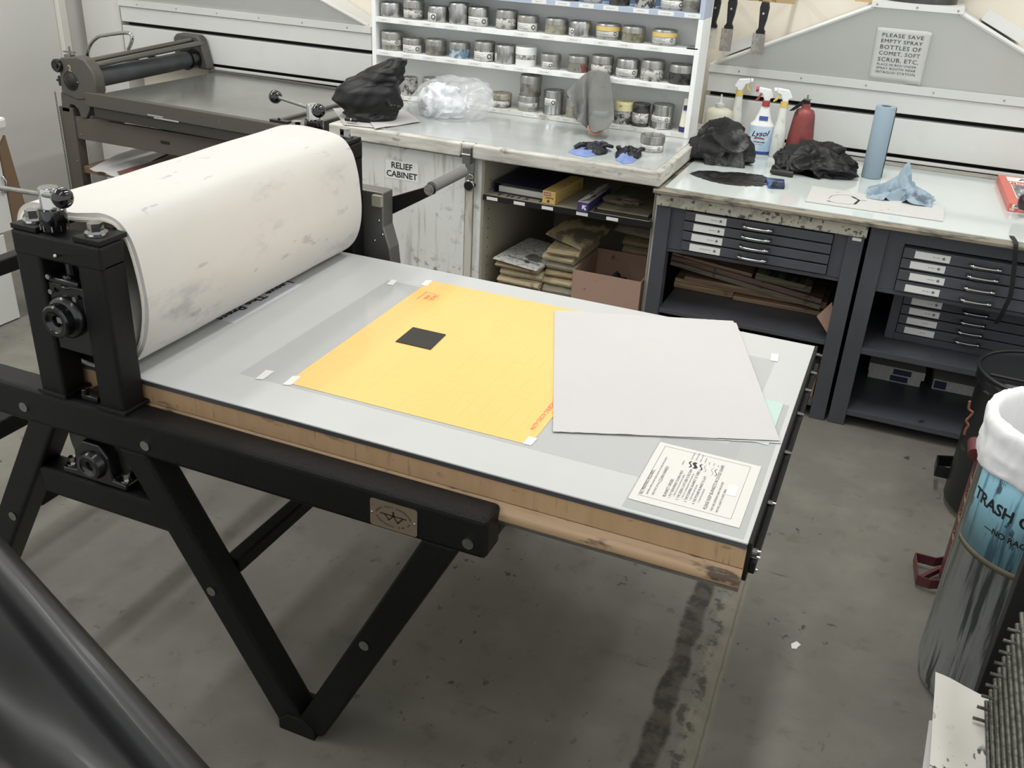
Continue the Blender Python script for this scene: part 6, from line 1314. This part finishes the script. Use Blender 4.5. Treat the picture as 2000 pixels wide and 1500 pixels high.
# red oily waste can
REDC = M('scuffed_dark_red_paint', (104, 48, 50), .45, layers=[dict(s=(8, 8, 4), lo=.5, hi=.7, c=(98, 42, 44), f=.7), dict(s=(26, 26, 8), lo=.68, hi=.72, c=(40, 34, 34), f=.8)])
rc = Vector((.562, 2.83, 0)); RR = .165
t = thing('oily_waste_can', 'dark red oily waste can with foot pedal and yellow markings, behind the trash can', 'waste can', rc)
MB().lathe([(0, .03), (RR, .03), (RR, .47), (RR + .006, .475), (RR + .006, .50), (RR, .51), (.06, .545), (0, .55)], rc, 48).build('can_body', REDC, t, smooth=40)
b = MB(); b.cyl(rc + Vector((-RR - .01, -.04, .50)), rc + Vector((-RR - .01, .04, .50)), .02, 16); b.build('lid_hinge', REDC, t, smooth=40)
b = MB()
for i, z0 in enumerate((.38, .31, .24, .17)):
    for k in range(3):
        a0 = 192 + 9 * k; b.tube([rc + Vector(((RR + .001) * math.cos(R(a0 + 4 * math.sin(q * .9))), (RR + .001) * math.sin(R(a0 + 4 * math.sin(q * .9))), z0 + .05 * q / 6)) for q in range(7)], .0022, 5)
b.build('yellow_marking', M('ochre_yellow_paint', (160, 126, 66), .5), t)
fr = [(-.225, .062), (-.213, -.052), (-.155, -.036), (-.120, -.050)]
b = MB()
def strip(pts, z0, z1, th=.004):
    for a, c in zip(pts, pts[1:]):
        A_ = Vector(a); C_ = Vector(c); d = (C_ - A_).normalized(); n = Vector((-d.y, d.x)) * th / 2
        b.add([(p.x, p.y, z) for z in (z0, z1) for p in (A_ + n, C_ + n, C_ - n, A_ - n)], [(0, 1, 2, 3), (7, 6, 5, 4), (0, 4, 5, 1), (1, 5, 6, 2), (2, 6, 7, 3), (3, 7, 4, 0)])
strip([(.42, 2.93), (.385, 2.90), (.322, 2.90), (.334, 2.775), (.372, 2.768), (.42, 2.79)], .012, .046); strip([(.345, 2.79), (.372, 2.83), (.40, 2.87)], .016, .036, .012)
b.build('foot_pedal_frame', REDC, t)
# orange cord hanging over red can
pts = [PY(*p, 2.83) for p in ((1894, 775), (1892, 790), (1899, 797), (1893, 806), (1887, 813), (1891, 822), (1886, 830), (1883, 840))]
pts = [(min(p.x, .372), 2.80, p.z) for p in pts]
b = MB(); b.tube([catm([tuple(p) for p in pts], i / 40) for i in range(41)], .0035, 8); o = b.build('orange_cord', M('dull_orange_cord', (150, 84, 62), .6), None, origin=pts[0], smooth=70); tag(o, 'thin dull orange cord hanging down behind the white bin bag', 'cord')
# black waste drum
bc = Vector((.60, 3.38, 0)); RB = .205
BLKC = M('scratched_black_paint', (26, 27, 29), .35, layers=[dict(s=(5, 5, 30), lo=.62, hi=.66, c=(120, 122, 124), f=.6, m=((4, 4, 4), .5, .62))])
t = thing('oily_waste_can', 'scratched black lidded waste drum behind the trash can, in front of the flat files', 'waste can', bc)
MB().lathe([(0, .03), (RB - .01, .03), (RB - .01, .50), (RB, .505), (RB, .54), (RB - .008, .545), (RB - .03, .535), (0, .545)], bc, 56).build('can_body', BLKC, t, smooth=40)
b = MB(); b.tube([bc + Vector((RB * 1.0 * math.cos(R(a)), RB * math.sin(R(a)), .55)) for a in range(0, 360, 10)], .007, 8, closed=True); b.cyl(bc + Vector((-.17, -.08, .552)), bc + Vector((.19, -.10, .552)), .006, 8); b.build('lid_rim', BLKC, t, smooth=60)
b = MB(); strip([(.46, 3.55), (.43, 3.53), (.366, 3.505), (.366, 3.425), (.408, 3.425), (.43, 3.46)], .06, .105, .006); b.build('foot_pedal_frame', BLKC, t)
# ------------------------------------------------------------------ drying rack at the right edge
RKM = M('dull_galvanised_wire', (112, 112, 104), .45, metal=.7, layers=[dict(s=60, lo=.45, hi=.6, c=(70, 70, 64), f=.8)])
DKW = M('dark_rack_steel', (30, 29, 28), .5)
t = thing('drying_rack', 'wire-shelf print drying rack at the lower right edge of the picture', 'drying rack', (.75, 1.7, 0))
b = MB(); b.box(.427, .48, 1.965, 2.005, 0, 1.0); b.box(1.10, 1.15, 1.965, 2.005, 0, 1.0); b.box(.48, 1.10, 1.97, 2.0, .06, .98); b.build('rear_frame', DKW, t, bevel=.002)
b = MB(); b.box(.452, 1.15, 1.0, 1.965, .0, .06); b.build('base_frame', DKW, t, bevel=.002)
def wshelf(z, y_end, x0):
    b = MB(); r = .0024
    for i in range(22):
        x = x0 + i * .028
        b.cyl((x, .95, z), (x, y_end, z), r, 6)
        if i % 2 == 0: b.tube([(x + .004, y_end, z), (x + .004, y_end + .012, z + .006), (x + .004, y_end + .018, z + .02)], .0026, 6)
    for y in (y_end, y_end - .06, y_end - .30, y_end - .6): b.cyl((x0 - .004, y, z - .005), (x0 + .60, y, z - .005), r * 1.2, 6)
    b.cyl((x0 - .004, .95, z), (x0 - .004, y_end, z), .0048, 8)
    b.tube([(x0 - .03, y_end - .055, z - .004), (x0 + .0, y_end - .055, z - .004)], .0034, 8)
    o = b.build('wire_shelf', RKM, t, smooth=50); return o
for i in range(15):
    z = .30 + .030 * i
    A_ = PZ(1931 + 8.6 * (i - 6), 1372 - 21.5 * (i - 6), z)
    wshelf(z, max(1.35, min(1.93, A_.y)), A_.x)
# papers sticking out of it
def ppr(c, z, label, mat, seed, droop):
    P = [Vector((*PZ(*p, z)[:2], z)) for p in c]
    def fn(u, v):
        p = (P[0] * (1 - u) + P[1] * u) * (1 - v) + (P[3] * (1 - u) + P[2] * u) * v
        p.z += .006 * noise.noise((u * 3, v * 3, seed)) - droop * (1 - u) ** 2; return p
    o = MB().sheet(fn, 20, 20, .0005).build('print_sheet', mat, None, origin=sum(P, Vector()) / 4, smooth=50); return tag(o, label, 'print')
PRI = M('brayer_marked_paper', (206, 203, 194), .7, layers=[dict(s=(38, 22, 30), lo=.56, hi=.60, c=(40, 40, 40), f=.9, m=((3.6, 3.6, 3.6), .5, .58))])
ppr([(1827, 1312), (2010, 1402), (2040, 1560), (1812, 1560)], .465, 'white print with black ink specks sticking out of the drying rack', PRI, 3, .0)
ppr([(1817, 1400), (1900, 1420), (1930, 1560), (1795, 1560)], .452, 'plain white sheet under the speckled print in the drying rack', PAPW, 5, .01)
# ------------------------------------------------------------------ black vinyl cover in the lower left foreground
VIN = M('black_vinyl', (12, 12, 13), .42, coat=.05, bump=.1, bscale=30, layers=[dict(s=30, lo=.765, hi=.775, c=(150, 150, 150), f=.7), dict(s=(3, 9, 3), lo=.74, hi=.76, c=(150, 50, 44), f=.7)])
E0 = PZ(-60, 1000, .95); E1 = PZ(480, 1560, .95)
dE = (E1 - E0); LE = dE.length; dE.normalize(); nE = Vector((dE.y, -dE.x, 0))
if nE.y > 0: nE = -nE
E0 = E0 - nE * .028; E1 = E1 - nE * .010
dE = (E1 - E0).normalized()
def vin(u, v):
    s_ = -.25 + u * (LE + .35)
    w = -.03 + v * .75
    # rounded rim at the far edge, hanging skirt beyond it, loose folds on top
    rim = .030
    if v < .12:   # skirt going down on the far side
        k = v / .12; zz = .95 - .055 - .55 * (1 - k); off = .012 * (1 - k) + .004 * noise.noise((s_ * 6, k * 3, 2)) * (1 - k)
        return E0 + dE * s_ + nE * (.006 + off * 1.5) + Vector((0, 0, zz - .95))
    k = (v - .12) / .88
    if k < .08:
        a = math.pi * (k / .08); return E0 + dE * s_ + nE * (.006 + rim * (1 - math.cos(a)) * 1) + Vector((0, 0, -.055 + .055 * math.sin(a) ** .8 + .02 * k / .08))
    k2 = (k - .08) / .92; d = .066 + .55 * k2
    f = .060 * math.sin(d * 20 + s_ * 5.5 + 1.2) * math.exp(-d * 1.0) + .020 * math.sin(d * 40 - s_ * 9) * noise.noise((s_ * 3, d * 5, 4)) + .02 * noise.noise((s_ * 2.5, d * 4, 7))
    return E0 + dE * s_ + nE * d + Vector((0, 0, -.035 - .03 * math.sin(math.pi * min(1, k2 * 3)) + f * min(1, k2 * 5) - .12 * k2))
b = MB(); b.grid(vin, 110, 150); o = b.build('vinyl_cover', VIN, None, origin=E0.lerp(E1, .5), smooth=80, solid=.002); tag(o, 'black vinyl dust cover with a rolled rim in the lower left foreground', 'cover')
b = MB(); c0_ = E0.lerp(E1, .5) + nE * .36
for s_ in (-.32, .32):
    for w_ in (-.24, .22):
        p = c0_ + dE * s_ + nE * w_; b.box(p.x - .02, p.x + .02, p.y - .02, p.y + .02, 0, .72)
sd = MB(); T_ = Matrix.Translation(c0_) @ Matrix.Rotation(math.atan2(dE.y, dE.x), 4, 'Z'); b.box(-.36, .40, -.28, .30, -.25, -.22, T=T_)
o = b.build('small_table', DKW, None, origin=(c0_.x, c0_.y, 0)); tag(o, 'dark stand hidden beneath the black vinyl cover in the foreground', 'table')
# small litter on the floor
b = MB(); p = [tuple(PZ(*q, 0)[:2]) for q in ((1545, 1258), (1556, 1253), (1564, 1260), (1558, 1264), (1556, 1268), (1546, 1267))]; b.prism(p, 'z', .0005, .0015); o = b.build('paper_scrap', PAPER, None, origin=PZ(1553, 1261, 0)); tag(o, 'tiny white paper scrap on the concrete floor near the trash can', 'paper scrap')
for q, r, c, lb_ in (((1519, 1294), .014, (78, 40, 36), 'dark red stain on the floor below the paper scrap'), ((1529, 1342), .012, (40, 38, 34), 'short black drip stain on the floor below the red stain'), ((328, 1262), .014, (40, 38, 34), 'black scuff flecks on the floor near the foreground cover')):
    pass
